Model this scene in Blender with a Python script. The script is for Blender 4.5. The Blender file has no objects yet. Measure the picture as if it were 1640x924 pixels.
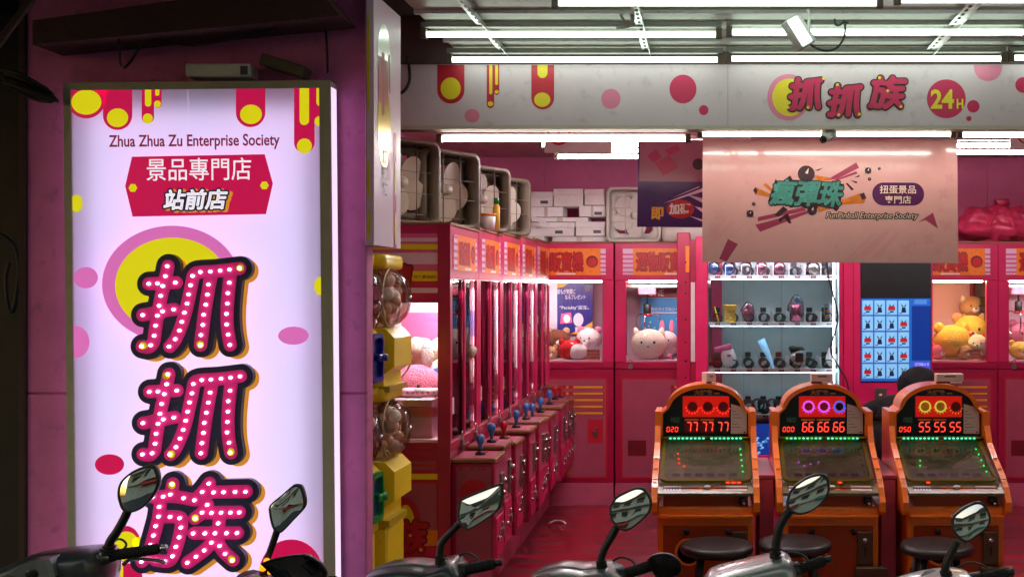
import bpy, bmesh, math, random
import numpy as np
from mathutils import Vector, Matrix

S = bpy.context.scene
COL = S.collection
R = math.radians

# ------------------------------------------------------------------ camera, sky, exposure
F, VX, VY, CAMZ = 1750.0, 1130.0, 470.0, 1.63      # focal length (photo pixels), vanishing point, eye height
cam_d = bpy.data.cameras.new('camera')
cam = bpy.data.objects.new('camera', cam_d); COL.objects.link(cam)
cam.location = (0, 0, CAMZ); cam.rotation_euler = (R(90), 0, 0)
cam_d.sensor_width = 36.0; cam_d.lens = 36.0 * F / 1640.0
cam_d.shift_x = (820 - VX) / 1640.0; cam_d.shift_y = (VY - 462) / 1640.0
cam_d.clip_start = 0.05; cam_d.clip_end = 500
S.camera = cam
wd = bpy.data.worlds.new('World'); S.world = wd; wd.use_nodes = True
wn = wd.node_tree.nodes; wl = wd.node_tree.links
sky = wn.new('ShaderNodeTexSky'); sky.sky_type = 'NISHITA'; sky.sun_disc = False
sky.sun_elevation = R(9); sky.sun_rotation = R(200); sky.air_density = 1.5; sky.dust_density = 3.0
wl.new(sky.outputs[0], wn['Background'].inputs[0]); wn['Background'].inputs[1].default_value = 0.15
vs = S.view_settings
vs.view_transform = 'Standard'; vs.look = 'None'; vs.gamma = 1; vs.exposure = 1.3; vs.use_curve_mapping = False
S.render.engine = 'CYCLES'
cy = S.cycles
cy.use_adaptive_sampling = True; cy.adaptive_threshold = .035; cy.use_denoising = True; cy.denoiser = 'OPENIMAGEDENOISE'
cy.max_bounces = 7; cy.diffuse_bounces = 4; cy.glossy_bounces = 4; cy.transmission_bounces = 4; cy.transparent_max_bounces = 20
cy.sample_clamp_indirect = 4.0; cy.sample_clamp_direct = 0.0; cy.caustics_reflective = False; cy.caustics_refractive = False

# ------------------------------------------------------------------ helpers
EXP = 1/2.46     # emission values below are as seen at the exposure set above
def lin(c):
    return tuple((x/255/12.92 if x/255 <= .04045 else ((x/255+.055)/1.055)**2.4) for x in c)

def mat(name, rgb, rough=.5, metal=0., emit=0., ecol=None, var=.12, scale=6., bump=0., bscale=40., coat=0., sample=True, spec=.5, dirt=0.):
    m = bpy.data.materials.new(name); m.use_nodes = True
    n = m.node_tree.nodes; l = m.node_tree.links; b = n['Principled BSDF']
    c = lin(rgb)
    b.inputs['Roughness'].default_value = rough; b.inputs['Metallic'].default_value = metal
    b.inputs['Specular IOR Level'].default_value = spec
    if coat: b.inputs['Coat Weight'].default_value = coat; b.inputs['Coat Roughness'].default_value = .08
    tc = n.new('ShaderNodeTexCoord')
    if var:
        nz = n.new('ShaderNodeTexNoise'); nz.inputs['Scale'].default_value = scale; nz.inputs['Detail'].default_value = 6; nz.inputs['Roughness'].default_value = .65
        l.new(tc.outputs['Object'], nz.inputs['Vector'])
        rp = n.new('ShaderNodeValToRGB'); e = rp.color_ramp.elements
        e[0].position = .3; e[1].position = .7
        e[0].color = (*[x*(1-var) for x in c], 1); e[1].color = (*[min(1, x*(1+var*.6)) for x in c], 1)
        l.new(nz.outputs['Fac'], rp.inputs['Fac'])
        out = rp.outputs['Color']
        if dirt:
            n2 = n.new('ShaderNodeTexNoise'); n2.inputs['Scale'].default_value = scale*7; n2.inputs['Detail'].default_value = 8
            l.new(tc.outputs['Object'], n2.inputs['Vector'])
            r2 = n.new('ShaderNodeValToRGB'); r2.color_ramp.elements[0].position = .58; r2.color_ramp.elements[1].position = .72
            r2.color_ramp.elements[0].color = (0, 0, 0, 1); r2.color_ramp.elements[1].color = (dirt, dirt, dirt, 1)
            l.new(n2.outputs['Fac'], r2.inputs['Fac'])
            mx = n.new('ShaderNodeMixRGB'); l.new(r2.outputs['Color'], mx.inputs['Fac']); l.new(out, mx.inputs['Color1'])
            mx.inputs['Color2'].default_value = (*[x*.35+.01 for x in c], 1); out = mx.outputs['Color']
        l.new(out, b.inputs['Base Color'])
        mr = n.new('ShaderNodeMapRange'); mr.inputs[3].default_value = max(.02, rough-.08); mr.inputs[4].default_value = min(1, rough+.1)
        l.new(nz.outputs['Fac'], mr.inputs[0]); l.new(mr.outputs[0], b.inputs['Roughness'])
    else:
        b.inputs['Base Color'].default_value = (*c, 1)
    if emit:
        b.inputs['Emission Color'].default_value = (*(lin(ecol) if ecol else c), 1); b.inputs['Emission Strength'].default_value = emit*EXP
        m.cycles.emission_sampling = 'AUTO' if sample else 'NONE'
    if bump:
        nb = n.new('ShaderNodeTexNoise'); nb.inputs['Scale'].default_value = bscale; nb.inputs['Detail'].default_value = 5
        l.new(tc.outputs['Object'], nb.inputs['Vector'])
        bp = n.new('ShaderNodeBump'); bp.inputs['Strength'].default_value = bump; bp.inputs['Distance'].default_value = .02
        l.new(nb.outputs['Fac'], bp.inputs['Height']); l.new(bp.outputs[0], b.inputs['Normal'])
    return m

def glass_mat(name, tint=(245, 245, 245), rough=.02, refl=1.0):
    m = bpy.data.materials.new(name); m.use_nodes = True
    n = m.node_tree.nodes; l = m.node_tree.links; n.remove(n['Principled BSDF'])
    o = n['Material Output']; t = n.new('ShaderNodeBsdfTransparent'); g = n.new('ShaderNodeBsdfGlossy'); x = n.new('ShaderNodeMixShader')
    fr = n.new('ShaderNodeFresnel'); fr.inputs[0].default_value = 1.5
    mu = n.new('ShaderNodeMath'); mu.operation = 'MULTIPLY'; mu.inputs[1].default_value = refl; mu.use_clamp = True
    t.inputs[0].default_value = (*lin(tint), 1); g.inputs['Roughness'].default_value = rough
    l.new(fr.outputs[0], mu.inputs[0]); l.new(mu.outputs[0], x.inputs[0]); l.new(t.outputs[0], x.inputs[1]); l.new(g.outputs[0], x.inputs[2])
    l.new(x.outputs[0], o.inputs[0])
    return m

def W(px, py, d):
    return Vector(((px-VX)*d/F, d, CAMZ-(py-VY)*d/F))

def thing(name, label, cat, loc=(0, 0, 0), rotz=0., group=None, rot=None):
    o = bpy.data.objects.new(name, None); COL.objects.link(o)
    o.empty_display_size = .05; o.location = loc; o.rotation_euler = rot if rot else (0, 0, rotz)
    o['label'] = label; o['category'] = cat
    if group: o['group'] = group
    return o

def tag(o, label, cat, group=None):
    o['label'] = label; o['category'] = cat
    if group: o['group'] = group
    return o

def link(name, me, m, parent=None, smooth=False, loc=None):
    o = bpy.data.objects.new(name, me); COL.objects.link(o)
    if m is not None and not me.materials: me.materials.append(m)
    if parent is not None: o.parent = parent
    if loc is not None: o.location = loc
    if smooth and me.polygons:
        me.polygons.foreach_set('use_smooth', [True]*len(me.polygons))
    return o

def pyd(name, v, f, m, parent=None, smooth=False, loc=None):
    me = bpy.data.meshes.new(name); me.from_pydata([tuple(p) for p in v], [], f); me.update()
    return link(name, me, m, parent, smooth, loc)

def struct(o): o['kind'] = 'structure'; return o

_BOXF = [(0, 3, 2, 1), (4, 5, 6, 7), (0, 1, 5, 4), (1, 2, 6, 5), (2, 3, 7, 6), (3, 0, 4, 7)]
def box(name, parent, m, x0, x1, y0, y1, z0, z1, bev=0., seg=2, taper=None):
    v = [(x0, y0, z0), (x1, y0, z0), (x1, y1, z0), (x0, y1, z0), (x0, y0, z1), (x1, y0, z1), (x1, y1, z1), (x0, y1, z1)]
    if taper:
        cx, cyy = (x0+x1)/2, (y0+y1)/2
        v = v[:4] + [(cx+(a-cx)*taper, cyy+(b-cyy)*taper, c) for a, b, c in v[4:]]
    if not bev: return pyd(name, v, _BOXF, m, parent)
    bm = bmesh.new(); vs_ = [bm.verts.new(p) for p in v]
    for f in _BOXF: bm.faces.new([vs_[i] for i in f])
    bmesh.ops.bevel(bm, geom=bm.edges[:], offset=bev, segments=seg, affect='EDGES', profile=.6)
    me = bpy.data.meshes.new(name); bm.to_mesh(me); bm.free()
    return link(name, me, m, parent, True) if seg > 1 else link(name, me, m, parent)

def basis(d):
    d = Vector(d).normalized(); a = Vector((0, 0, 1)) if abs(d.z) < .9 else Vector((1, 0, 0))
    u = d.cross(a).normalized(); return u, d.cross(u).normalized()

def tube_geo(pts, r, seg=8, cap=True):
    pts = [Vector(p) for p in pts]; rs = r if isinstance(r, (list, tuple)) else [r]*len(pts)
    v = []; f = []; n = len(pts); u = None
    for i, p in enumerate(pts):
        d = (pts[min(i+1, n-1)]-pts[max(i-1, 0)]).normalized()
        if u is None: u, w = basis(d)
        else:
            u = (u-d*u.dot(d)).normalized(); w = d.cross(u)
        for k in range(seg):
            a = 2*math.pi*k/seg; v.append(p+(u*math.cos(a)+w*math.sin(a))*rs[i])
    for i in range(n-1):
        for k in range(seg):
            a, b = i*seg+k, i*seg+(k+1) % seg; f.append((a, b, b+seg, a+seg))
    if cap: f.append(tuple(range(seg))[::-1]); f.append(tuple(range((n-1)*seg, n*seg)))
    return v, f

def tube(name, parent, m, pts, r, seg=8, cap=True, smooth=True):
    v, f = tube_geo(pts, r, seg, cap); return pyd(name, v, f, m, parent, smooth)

def tubes(name, parent, m, lists, r, seg=6):
    V = []; FF = []
    for pts in lists:
        v, f = tube_geo(pts, r, seg); b = len(V); V += v; FF += [tuple(i+b for i in q) for q in f]
    return pyd(name, V, FF, m, parent, True)

def spline(pts, n=6):
    pts = [Vector(p) for p in pts]; out = []
    P = [pts[0]]+pts+[pts[-1]]
    for i in range(1, len(P)-2):
        for k in range(n):
            t = k/n; a, b, c, d = P[i-1], P[i], P[i+1], P[i+2]
            out.append(.5*((2*b)+(c-a)*t+(2*a-5*b+4*c-d)*t*t+(3*b-a-3*c+d)*t**3))
    out.append(pts[-1]); return out

def cyl(name, parent, m, p0, p1, r, r2=None, seg=16, smooth=True):
    return tube(name, parent, m, [p0, p1], [r, r if r2 is None else r2], seg, True, smooth)

def lathe(name, parent, m, prof, center=(0, 0, 0), axis='Z', seg=20, squash=(1, 1)):
    v = []; f = []; n = len(prof)
    for r, h in prof:
        for k in range(seg):
            a = 2*math.pi*k/seg; x, y = r*math.cos(a)*squash[0], r*math.sin(a)*squash[1]
            q = {'Z': (x, y, h), 'X': (h, x, y), 'Y': (x, h, y)}[axis]
            v.append(Vector(q)+Vector(center))
    for i in range(n-1):
        for k in range(seg):
            a, b = i*seg+k, i*seg+(k+1) % seg; f.append((a, b, b+seg, a+seg))
    f.append(tuple(range(seg))[::-1]); f.append(tuple(range((n-1)*seg, n*seg)))
    return pyd(name, v, f, m, parent, True)

def ball(name, parent, m, c, r, seg=18, rings=11, noise=0., seed=0, rz=0.):
    rx, ry, rzr = r if isinstance(r, (tuple, list)) else (r, r, r)
    rnd = random.Random(seed); ph = [rnd.uniform(0, 6.28) for _ in range(6)]
    v = []; f = []
    for i in range(rings+1):
        t = math.pi*i/rings
        for k in range(seg):
            a = 2*math.pi*k/seg
            x, y, z = math.sin(t)*math.cos(a), math.sin(t)*math.sin(a), math.cos(t)
            s = 1+noise*(math.sin(3*x+ph[0])*math.sin(4*y+ph[1])+math.sin(5*z+ph[2]+2*x)*.6+.5*math.sin(9*x+7*y+ph[3]))
            X, Y = x*rx*s, y*ry*s
            v.append((c[0]+X*math.cos(rz)-Y*math.sin(rz), c[1]+X*math.sin(rz)+Y*math.cos(rz), c[2]+z*rzr*s))
    for i in range(rings):
        for k in range(seg):
            a, b = i*seg+k, i*seg+(k+1) % seg; f.append((a, a+seg, b+seg, b))
    me = bpy.data.meshes.new(name); me.from_pydata(v, [], f); me.update()
    bm = bmesh.new(); bm.from_mesh(me); bmesh.ops.remove_doubles(bm, verts=bm.verts[:], dist=1e-6); bm.to_mesh(me); bm.free()
    return link(name, me, m, parent, True)

class Plane:
    """A local drawing plane: point (a, b) plus height h along its normal."""
    def __init__(s, o, u=(1, 0, 0), v=(0, 0, 1)):
        s.o = Vector(o); s.u = Vector(u).normalized(); s.v = Vector(v).normalized(); s.n = s.u.cross(s.v)
    def p(s, a, b, h=0.): return s.o+s.u*a+s.v*b+s.n*h

def clip(pts, x0, x1, y0, y1):
    for ax, lim, sg in ((0, x0, 1), (0, x1, -1), (1, y0, 1), (1, y1, -1)):
        out = []
        for i in range(len(pts)):
            a, b = pts[i-1], pts[i]; ia, ib = (a[ax]-lim)*sg >= 0, (b[ax]-lim)*sg >= 0
            if ia != ib:
                t = (lim-a[ax])/(b[ax]-a[ax]); out.append((a[0]+(b[0]-a[0])*t, a[1]+(b[1]-a[1])*t))
            if ib: out.append(b)
        pts = out
        if not pts: break
    return pts

def area2(p): return sum(p[i-1][0]*p[i][1]-p[i][0]*p[i-1][1] for i in range(len(p)))

def flat(name, parent, m, pl, pts, h=.0, t=0., smooth=False):
    """A flat shape lying h in front of a plane, t thick towards the plane."""
    if area2(pts) < 0: pts = pts[::-1]
    n = len(pts); v = [pl.p(a, b, h) for a, b in pts]; f = [tuple(range(n))]
    if t:
        v += [pl.p(a, b, h-t) for a, b in pts]; f.append(tuple(range(n, 2*n))[::-1])
        f += [(i, i+n, (i+1) % n+n, (i+1) % n) for i in range(n)]
    return pyd(name, v, f, m, parent, smooth)

def circ(cx, cy_, rx, ry=None, n=36):
    ry = rx if ry is None else ry
    return [(cx+rx*math.cos(2*math.pi*k/n), cy_+ry*math.sin(2*math.pi*k/n)) for k in range(n)]
def rect(x0, x1, y0, y1): return [(x0, y0), (x1, y0), (x1, y1), (x0, y1)]
def rrect(x0, x1, y0, y1, r, n=6):
    r = min(r, abs(x1-x0)/2, abs(y1-y0)/2); o = []
    for cx, cyy, a0 in ((x1-r, y1-r, 0), (x0+r, y1-r, 90), (x0+r, y0+r, 180), (x1-r, y0+r, 270)):
        for k in range(n+1):
            a = R(a0+90*k/n); o.append((cx+r*math.cos(a), cyy+r*math.sin(a)))
    return o
def drop(x0, x1, ytop, ybot, n=14):
    r = (x1-x0)/2; cx = (x0+x1)/2
    return [(x0, ytop)]+[(cx-r*math.cos(math.pi*k/n), ybot+r-r*math.sin(math.pi*k/n)) for k in range(n+1)]+[(x1, ytop)]
def frame_geo(outer, inner, pl, h0, h1):
    n = len(outer); v = [pl.p(*q, h1) for q in outer]+[pl.p(*q, h1) for q in inner]+[pl.p(*q, h0) for q in outer]+[pl.p(*q, h0) for q in inner]
    f = []
    for i in range(n):
        j = (i+1) % n
        f += [(i, j, n+j, n+i), (2*n+i, 3*n+i, 3*n+j, 2*n+j), (i, 2*n+i, 2*n+j, j), (n+i, n+j, 3*n+j, 3*n+i)]
    return v, f
def frame(name, parent, m, outer, inner, pl, h0, h1, smooth=False):
    v, f = frame_geo(outer, inner, pl, h0, h1); return pyd(name, v, f, m, parent, smooth)

_tc = {}
def text_geo(body, bold=0., shear=0., flatres=3):
    k = (body, bold, shear)
    if k in _tc: return _tc[k]
    c = bpy.data.curves.new('lettering', 'FONT'); c.body = body; c.offset = bold; c.shear = shear; c.resolution_u = flatres; c.fill_mode = 'FRONT'
    c.align_x = 'LEFT'
    o = bpy.data.objects.new('lettering', c); COL.objects.link(o)
    dg = bpy.context.evaluated_depsgraph_get(); dg.update()
    me = bpy.data.meshes.new_from_object(o.evaluated_get(dg))
    v = np.array([tuple(q.co)[:2] for q in me.vertices]); f = [tuple(p.vertices) for p in me.polygons]
    # keep faces front-facing
    f2 = []
    for q in f:
        a = sum(v[q[i-1]][0]*v[q[i]][1]-v[q[i]][0]*v[q[i-1]][1] for i in range(len(q)))
        f2.append(q if a > 0 else q[::-1])
    bpy.data.objects.remove(o); bpy.data.curves.remove(c); bpy.data.meshes.remove(me)
    _tc[k] = (v, f2); return _tc[k]

def text(name, parent, m, pl, body, x0, x1, y0, y1, h=.001, bold=0., shear=0., rot=0., t=0.):
    """Lettering stretched into the box x0..x1, y0..y1 of a plane."""
    v, f = text_geo(body, bold, shear)
    if len(v) == 0: return None
    mn, mx = v.min(0), v.max(0); sx, sy = (x1-x0)/(mx[0]-mn[0]), (y1-y0)/(mx[1]-mn[1])
    cx, cyy = (x0+x1)/2, (y0+y1)/2; co, si = math.cos(rot), math.sin(rot); P = []
    for a, b in v:
        a = x0+(a-mn[0])*sx-cx; b = y0+(b-mn[1])*sy-cyy
        P.append((cx+a*co-b*si, cyy+a*si+b*co))
    if not t: return pyd(name, [pl.p(a, b, h) for a, b in P], f, m, parent)
    return extrude_geo(name, parent, m, pl, P, f, h, t)

def extrude_geo(name, parent, m, pl, P, f, h, t):
    n = len(P); V = [pl.p(a, b, h) for a, b in P]+[pl.p(a, b, h-t) for a, b in P]; e = {}
    for q in f:
        for i in range(len(q)): e[(q[i-1], q[i])] = 1
    FF = list(f)
    for a, b in e:
        if (b, a) not in e: FF.append((b, a, a+n, b+n))
    return pyd(name, V, FF, m, parent)

def stroke_geo(strokes, r, cell):
    """Filled outline of round-ended strokes grown to radius r (marching squares), in stroke units."""
    segs = []
    for s in strokes:
        s = [Vector((*p, 0)) for p in s]; s = [q.xy for q in (spline(s, 4) if len(s) > 2 else s)]
        for a, b in zip(s[:-1], s[1:]): segs.append((a[0], a[1], b[0], b[1]))
    A = np.array(segs); x0, x1 = min(A[:, 0].min(), A[:, 2].min())-r-cell*2, max(A[:, 0].max(), A[:, 2].max())+r+cell*2
    y0, y1 = min(A[:, 1].min(), A[:, 3].min())-r-cell*2, max(A[:, 1].max(), A[:, 3].max())+r+cell*2
    nx, ny = int((x1-x0)/cell)+2, int((y1-y0)/cell)+2
    X, Y = np.meshgrid(x0+np.arange(nx)*cell, y0+np.arange(ny)*cell); D = np.full(X.shape, 1e9)
    for ax, ay, bx, by in segs:
        dx, dy = bx-ax, by-ay; L = dx*dx+dy*dy+1e-12
        t = np.clip(((X-ax)*dx+(Y-ay)*dy)/L, 0, 1); D = np.minimum(D, np.hypot(X-ax-t*dx, Y-ay-t*dy))
    D = D-r; V = []; idx = {}; f = []
    def vid(key, pt):
        if key not in idx: idx[key] = len(V); V.append(pt)
        return idx[key]
    ins = D < 0
    for j in range(ny-1):
        i = 0
        while i < nx-1:
            c = [(i, j), (i+1, j), (i+1, j+1), (i, j+1)]; s = [ins[q[1], q[0]] for q in c]
            if not any(s): i += 1; continue
            if True:
                poly = []
                for k in range(4):
                    a, b = c[k], c[(k+1) % 4]; da, db = D[a[1], a[0]], D[b[1], b[0]]
                    if da < 0: poly.append(vid((a, a), (X[a[1], a[0]], Y[a[1], a[0]])))
                    if (da < 0) != (db < 0):
                        t = da/(da-db); key = (min(a, b), max(a, b))
                        poly.append(vid(key, (X[a[1], a[0]]+(X[b[1], b[0]]-X[a[1], a[0]])*t, Y[a[1], a[0]]+(Y[b[1], b[0]]-Y[a[1], a[0]])*t)))
                if len(poly) > 2: f.append(tuple(poly))
            i += 1
    return V, f

def grown_text(name, parent, m, pl, body, x0, x1, y0, y1, h, grow, shear=0., rot=0., t=0.):
    """Lettering thickened by 'grow' (a share of the letter height) with rounded corners."""
    v, f = text_geo(body, 0., shear); e = {}
    for q in f:
        for i in range(len(q)): e[(q[i-1], q[i])] = 1
    mn, mx = v.min(0), v.max(0); sx, sy = (x1-x0)/(mx[0]-mn[0]), (y1-y0)/(mx[1]-mn[1])
    cx, cyy = (x0+x1)/2, (y0+y1)/2; co, si = math.cos(rot), math.sin(rot); P = []
    for a, b in v:
        a = x0+(a-mn[0])*sx-cx; b = y0+(b-mn[1])*sy-cyy; P.append((cx+a*co-b*si, cyy+a*si+b*co))
    st = [[P[a], P[b]] for a, b in e if (b, a) not in e]; r = grow*(y1-y0)
    V, F_ = stroke_geo(st, r, (y1-y0)/70)
    return extrude_geo(name, parent, m, pl, V, F_, h, t) if t else pyd(name, [pl.p(a, b, h) for a, b in V], F_, m, parent)

def copy_tree(o, parent=None):
    c = o.copy(); COL.objects.link(c); c.parent = parent
    for ch in o.children: copy_tree(ch, c)
    return c

# ------------------------------------------------------------------ materials
M = {}
def mk(k, *a, **b): M[k] = mat(k, *a, **b)
mk('tube_cool', (255, 255, 255), emit=7.5, ecol=(232, 255, 240), var=0)
mk('tube_warm', (255, 255, 255), emit=30, ecol=(255, 242, 228), var=0)
mk('tube_white', (255, 255, 255), emit=78, ecol=(252, 248, 252), var=0)
mk('flood', (255, 255, 255), emit=6, ecol=(230, 255, 250), var=0)
mk('cabinet_light', (255, 255, 255), emit=85, ecol=(255, 246, 240), var=0)
mk('cabinet_light_warm', (255, 255, 255), emit=95, ecol=(255, 228, 160), var=0)
mk('vend_edge', (255, 255, 255), emit=7, ecol=(225, 245, 255), var=0)
mk('vend_light', (255, 255, 255), emit=70, ecol=(225, 245, 255), var=0)
mk('white_metal', (205, 205, 200), .45, dirt=.4)
mk('soffit', (190, 192, 178), .38, var=.14, scale=3, dirt=.5)
mk('ceiling_in', (222, 168, 172), .5, var=.1)
mk('fascia', (214, 194, 200), .4, var=.06, scale=3, dirt=.25)
mk('pink_wall', (214, 106, 150), .6, var=.1, scale=2.5, dirt=.15)
mk('pillar', (230, 122, 184), .6, var=.24, scale=2.5, dirt=.45, bump=.15, bscale=60)
mk('concrete', (96, 66, 68), .85, var=.25, scale=4, bump=.5, dirt=.4)
mk('dark_wood', (70, 52, 44), .8, var=.3)
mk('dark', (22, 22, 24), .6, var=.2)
mk('black', (12, 12, 13), .45, var=.1)
mk('black_plastic', (26, 28, 28), .38, var=.2, scale=20, bump=.08, bscale=300)
mk('rubber', (18, 18, 18), .75, var=.2, bump=.2, bscale=200)
mk('chrome', (205, 205, 205), .16, 1., var=.05)
mk('steel', (170, 168, 160), .32, 1., var=.15, dirt=.3)
mk('galv', (215, 215, 210), .3, 1., var=.2, scale=14)
mk('mirror', (225, 228, 228), .01, 1., var=0)
mk('body_pink', (214, 30, 96), .36, var=.1, scale=3, coat=.25, dirt=.15)
mk('body_crimson', (176, 18, 70), .36, var=.1, scale=3, coat=.2, dirt=.15)
mk('panel_mauve', (176, 78, 104), .4, var=.1, scale=4, dirt=.2)
mk('plinth_pink', (196, 92, 124), .5, var=.12, dirt=.2)
mk('inner_pink', (246, 204, 220), .45, var=.05)
mk('print_orange', (236, 132, 28), .45, var=.08)
mk('print_gold', (226, 170, 50), .45, var=.08)
mk('print_red', (196, 26, 48), .45, var=.08)
mk('print_maroon', (120, 12, 30), .45, var=.08)
mk('print_yellow', (240, 214, 30), .45, var=.04)
mk('print_white', (238, 232, 232), .45, var=.04)
mk('print_pink', (226, 98, 150), .45, var=.04)
mk('print_softpink', (228, 128, 156), .45, var=.04)
mk('print_lilac', (240, 200, 226), .4, var=.04)
mk('print_crimson', (206, 28, 84), .45, var=.04)
mk('print_navy', (30, 34, 62), .45, var=.05)
mk('print_black', (22, 20, 24), .5, var=.05)
mk('print_grey', (92, 88, 92), .5, var=.05)
mk('brown_top', (150, 104, 66), .6, var=.2, scale=12)
mk('orange', (248, 124, 8), .3, var=.14, scale=5, coat=.6, dirt=.18)
mk('orange_dark', (160, 56, 6), .35, var=.12, coat=.2)
mk('yellow', (255, 222, 40), .4, var=.1, scale=5, coat=.3, dirt=.2)
mk('blue_handle', (34, 40, 150), .35, var=.08)
mk('green_handle', (10, 140, 60), .35, var=.08)
mk('blue_knob', (60, 118, 190), .3, var=.05, coat=.4)
mk('red_knob', (190, 24, 36), .3, var=.05, coat=.4)
mk('fan_grey', (104, 90, 74), .5, var=.15, dirt=.3)
mk('fan_white', (214, 208, 196), .5, var=.1, dirt=.2)
mk('fan_blade', (186, 176, 160), .45, var=.1)
mk('carton', (250, 246, 240), .7, var=.08, dirt=.15)
mk('paper', (214, 196, 186), .7, var=.1)
mk('bag_pink', (214, 58, 98), .35, var=.15, bump=.5, bscale=9)
mk('cable', (40, 36, 36), .6, var=.1)
mk('cable_pale', (150, 146, 132), .6, var=.1)
mk('frame_olive', (196, 190, 172), .45, .1, var=.12, dirt=.2)
mk('vend_inner', (184, 202, 202), .45, var=.1)
mk('shelf_white', (232, 236, 236), .4, var=.04)
mk('spiral', (20, 20, 22), .4, var=.05)
mk('silver_paint', (150, 156, 158), .28, .4, var=.06, coat=.6)
mk('scooter_dark', (54, 60, 62), .34, var=.2, coat=.4, dirt=.3)
mk('scooter_grey', (92, 98, 102), .3, var=.1, coat=.5)
mk('scooter_red', (140, 16, 22), .28, var=.08, coat=.7)
mk('scooter_white', (196, 198, 196), .3, var=.06, coat=.6)
mk('lens_clear', (150, 152, 150), .12, .55, var=.3, scale=30)
mk('mirror_painted_dark', (40, 32, 36), .06, .2, var=.2, coat=1.)  # dark colour stands in for the floor reflected in a turned-down mirror
mk('amber', (255, 150, 20), .2, emit=3, ecol=(255, 120, 10), sample=False)
mk('led_white', (255, 255, 255), emit=9, ecol=(250, 245, 255), var=0, sample=False)
mk('led_teal', (120, 255, 235), emit=2.6, ecol=(70, 240, 215), var=0, sample=False)
mk('led_green', (60, 255, 110), emit=2.2, ecol=(40, 240, 90), var=0, sample=False)
mk('led_red', (255, 40, 30), emit=3.2, ecol=(255, 56, 40), var=0, sample=False)
mk('led_red_dim', (150, 20, 16), emit=.10, ecol=(255, 40, 30), var=0, sample=False)
mk('led_green_dim', (70, 90, 70), emit=.12, ecol=(120, 200, 130), var=0, sample=False)
mk('led_purple', (210, 80, 255), emit=1.0, ecol=(200, 90, 255), var=0, sample=False)
mk('led_blue', (60, 90, 255), emit=.8, ecol=(70, 100, 255), var=0, sample=False)
mk('led_yellow', (230, 240, 90), emit=.45, ecol=(220, 240, 80), var=0, sample=False)
mk('back_red', (200, 20, 16), .4, emit=.42, ecol=(240, 30, 14), var=.1)
mk('panel_dark', (22, 30, 30), .3, var=.2)
mk('panel_blue', (24, 46, 84), .35, var=.2)
mk('playfield', (150, 142, 110), .35, var=.45, scale=18)
mk('control', (112, 98, 62), .3, var=.35, scale=22, coat=.4)
mk('plush_cream', (255, 244, 220), .9, var=.06, bump=.7, bscale=110)
mk('plush_white', (244, 236, 236), .9, var=.06, bump=.7, bscale=110)
mk('plush_brown', (116, 68, 46), .9, var=.15, bump=.7, bscale=110)
mk('plush_tan', (206, 160, 116), .9, var=.1, bump=.7, bscale=110)
mk('plush_yellow', (248, 204, 90), .9, var=.08, bump=.7, bscale=110)
mk('plush_pink', (240, 130, 165), .9, var=.08, bump=.7, bscale=110)
mk('plush_red', (210, 26, 34), .9, var=.08, bump=.7, bscale=110)
mk('plush_grey', (150, 146, 146), .9, var=.1, bump=.7, bscale=110)
mk('wrap', (226, 206, 192), .3, var=.15, scale=30, bump=.6, bscale=30)
mk('cloth_black', (13, 13, 15), .9, var=.2, bump=.3, bscale=60)
mk('skin', (196, 150, 124), .55, var=.06)
mk('jeans', (34, 38, 50), .9, var=.2, bump=.2, bscale=200)
M['poster_light'] = mat('poster_light', (226, 214, 226), .35, var=.1)
M['glass'] = glass_mat('glass', (248, 246, 248), .015, 1.0)
M['glass_dark'] = glass_mat('glass_dark', (205, 210, 202), .02, 1.2)
M['dome'] = glass_mat('dome', (247, 236, 230), .05, .8)
M['film'] = glass_mat('film', (226, 226, 230), .08, 1.8)
def emit_print(k, rgb, s):    # back-lit translucent print of a light box: the colour itself glows
    M[k] = mat(k, rgb, .35, emit=s, ecol=rgb, var=.03, scale=3, sample=(k == 'lb_white'))
for k, c, s in (('lb_white', (218, 208, 243), .92), ('lb_side', (226, 208, 240), 1.15), ('lb_left', (222, 200, 232), .9), ('lb_crimson', (200, 16, 78), .8), ('lb_yellow', (226, 216, 20), .8), ('lb_pink', (222, 112, 190), .8),
                ('lb_textwhite', (244, 238, 250), .9), ('lb_text', (150, 20, 70), .5), ('lb_navy', (40, 40, 80), .25), ('lb_gold', (230, 150, 50), .7)):
    emit_print(k, c, s)
for k, c, s in (('scr_blue', (24, 84, 170), .9), ('scr_navy', (10, 44, 120), .9), ('scr_card', (120, 178, 214), .8), ('scr_border', (50, 130, 196), .8),
                ('scr_red', (170, 24, 44), .6), ('scr_ink', (24, 30, 80), .4), ('scr_purple', (70, 60, 190), .9), ('scr_text', (190, 200, 235), .9), ('scr_small', (70, 120, 190), .8)):
    M[k] = mat(k, c, .3, emit=s, ecol=c, var=0, sample=False)
# ------------------------------------------------------------------ the setting
struct(pyd('ground', [(-60, -60, -.13), (60, -60, -.13), (60, 60, -.13), (-60, 60, -.13)], [(0, 1, 2, 3)], mat('asphalt', (62, 62, 64), .85, var=.25, scale=2, bump=.4, bscale=120)))
pav = struct(box('pavement', None, mat('pavement', (120, 114, 108), .7, var=.2, scale=3, dirt=.4), -8, 8, 1.0, 4.3, -.125, -.004))

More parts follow.
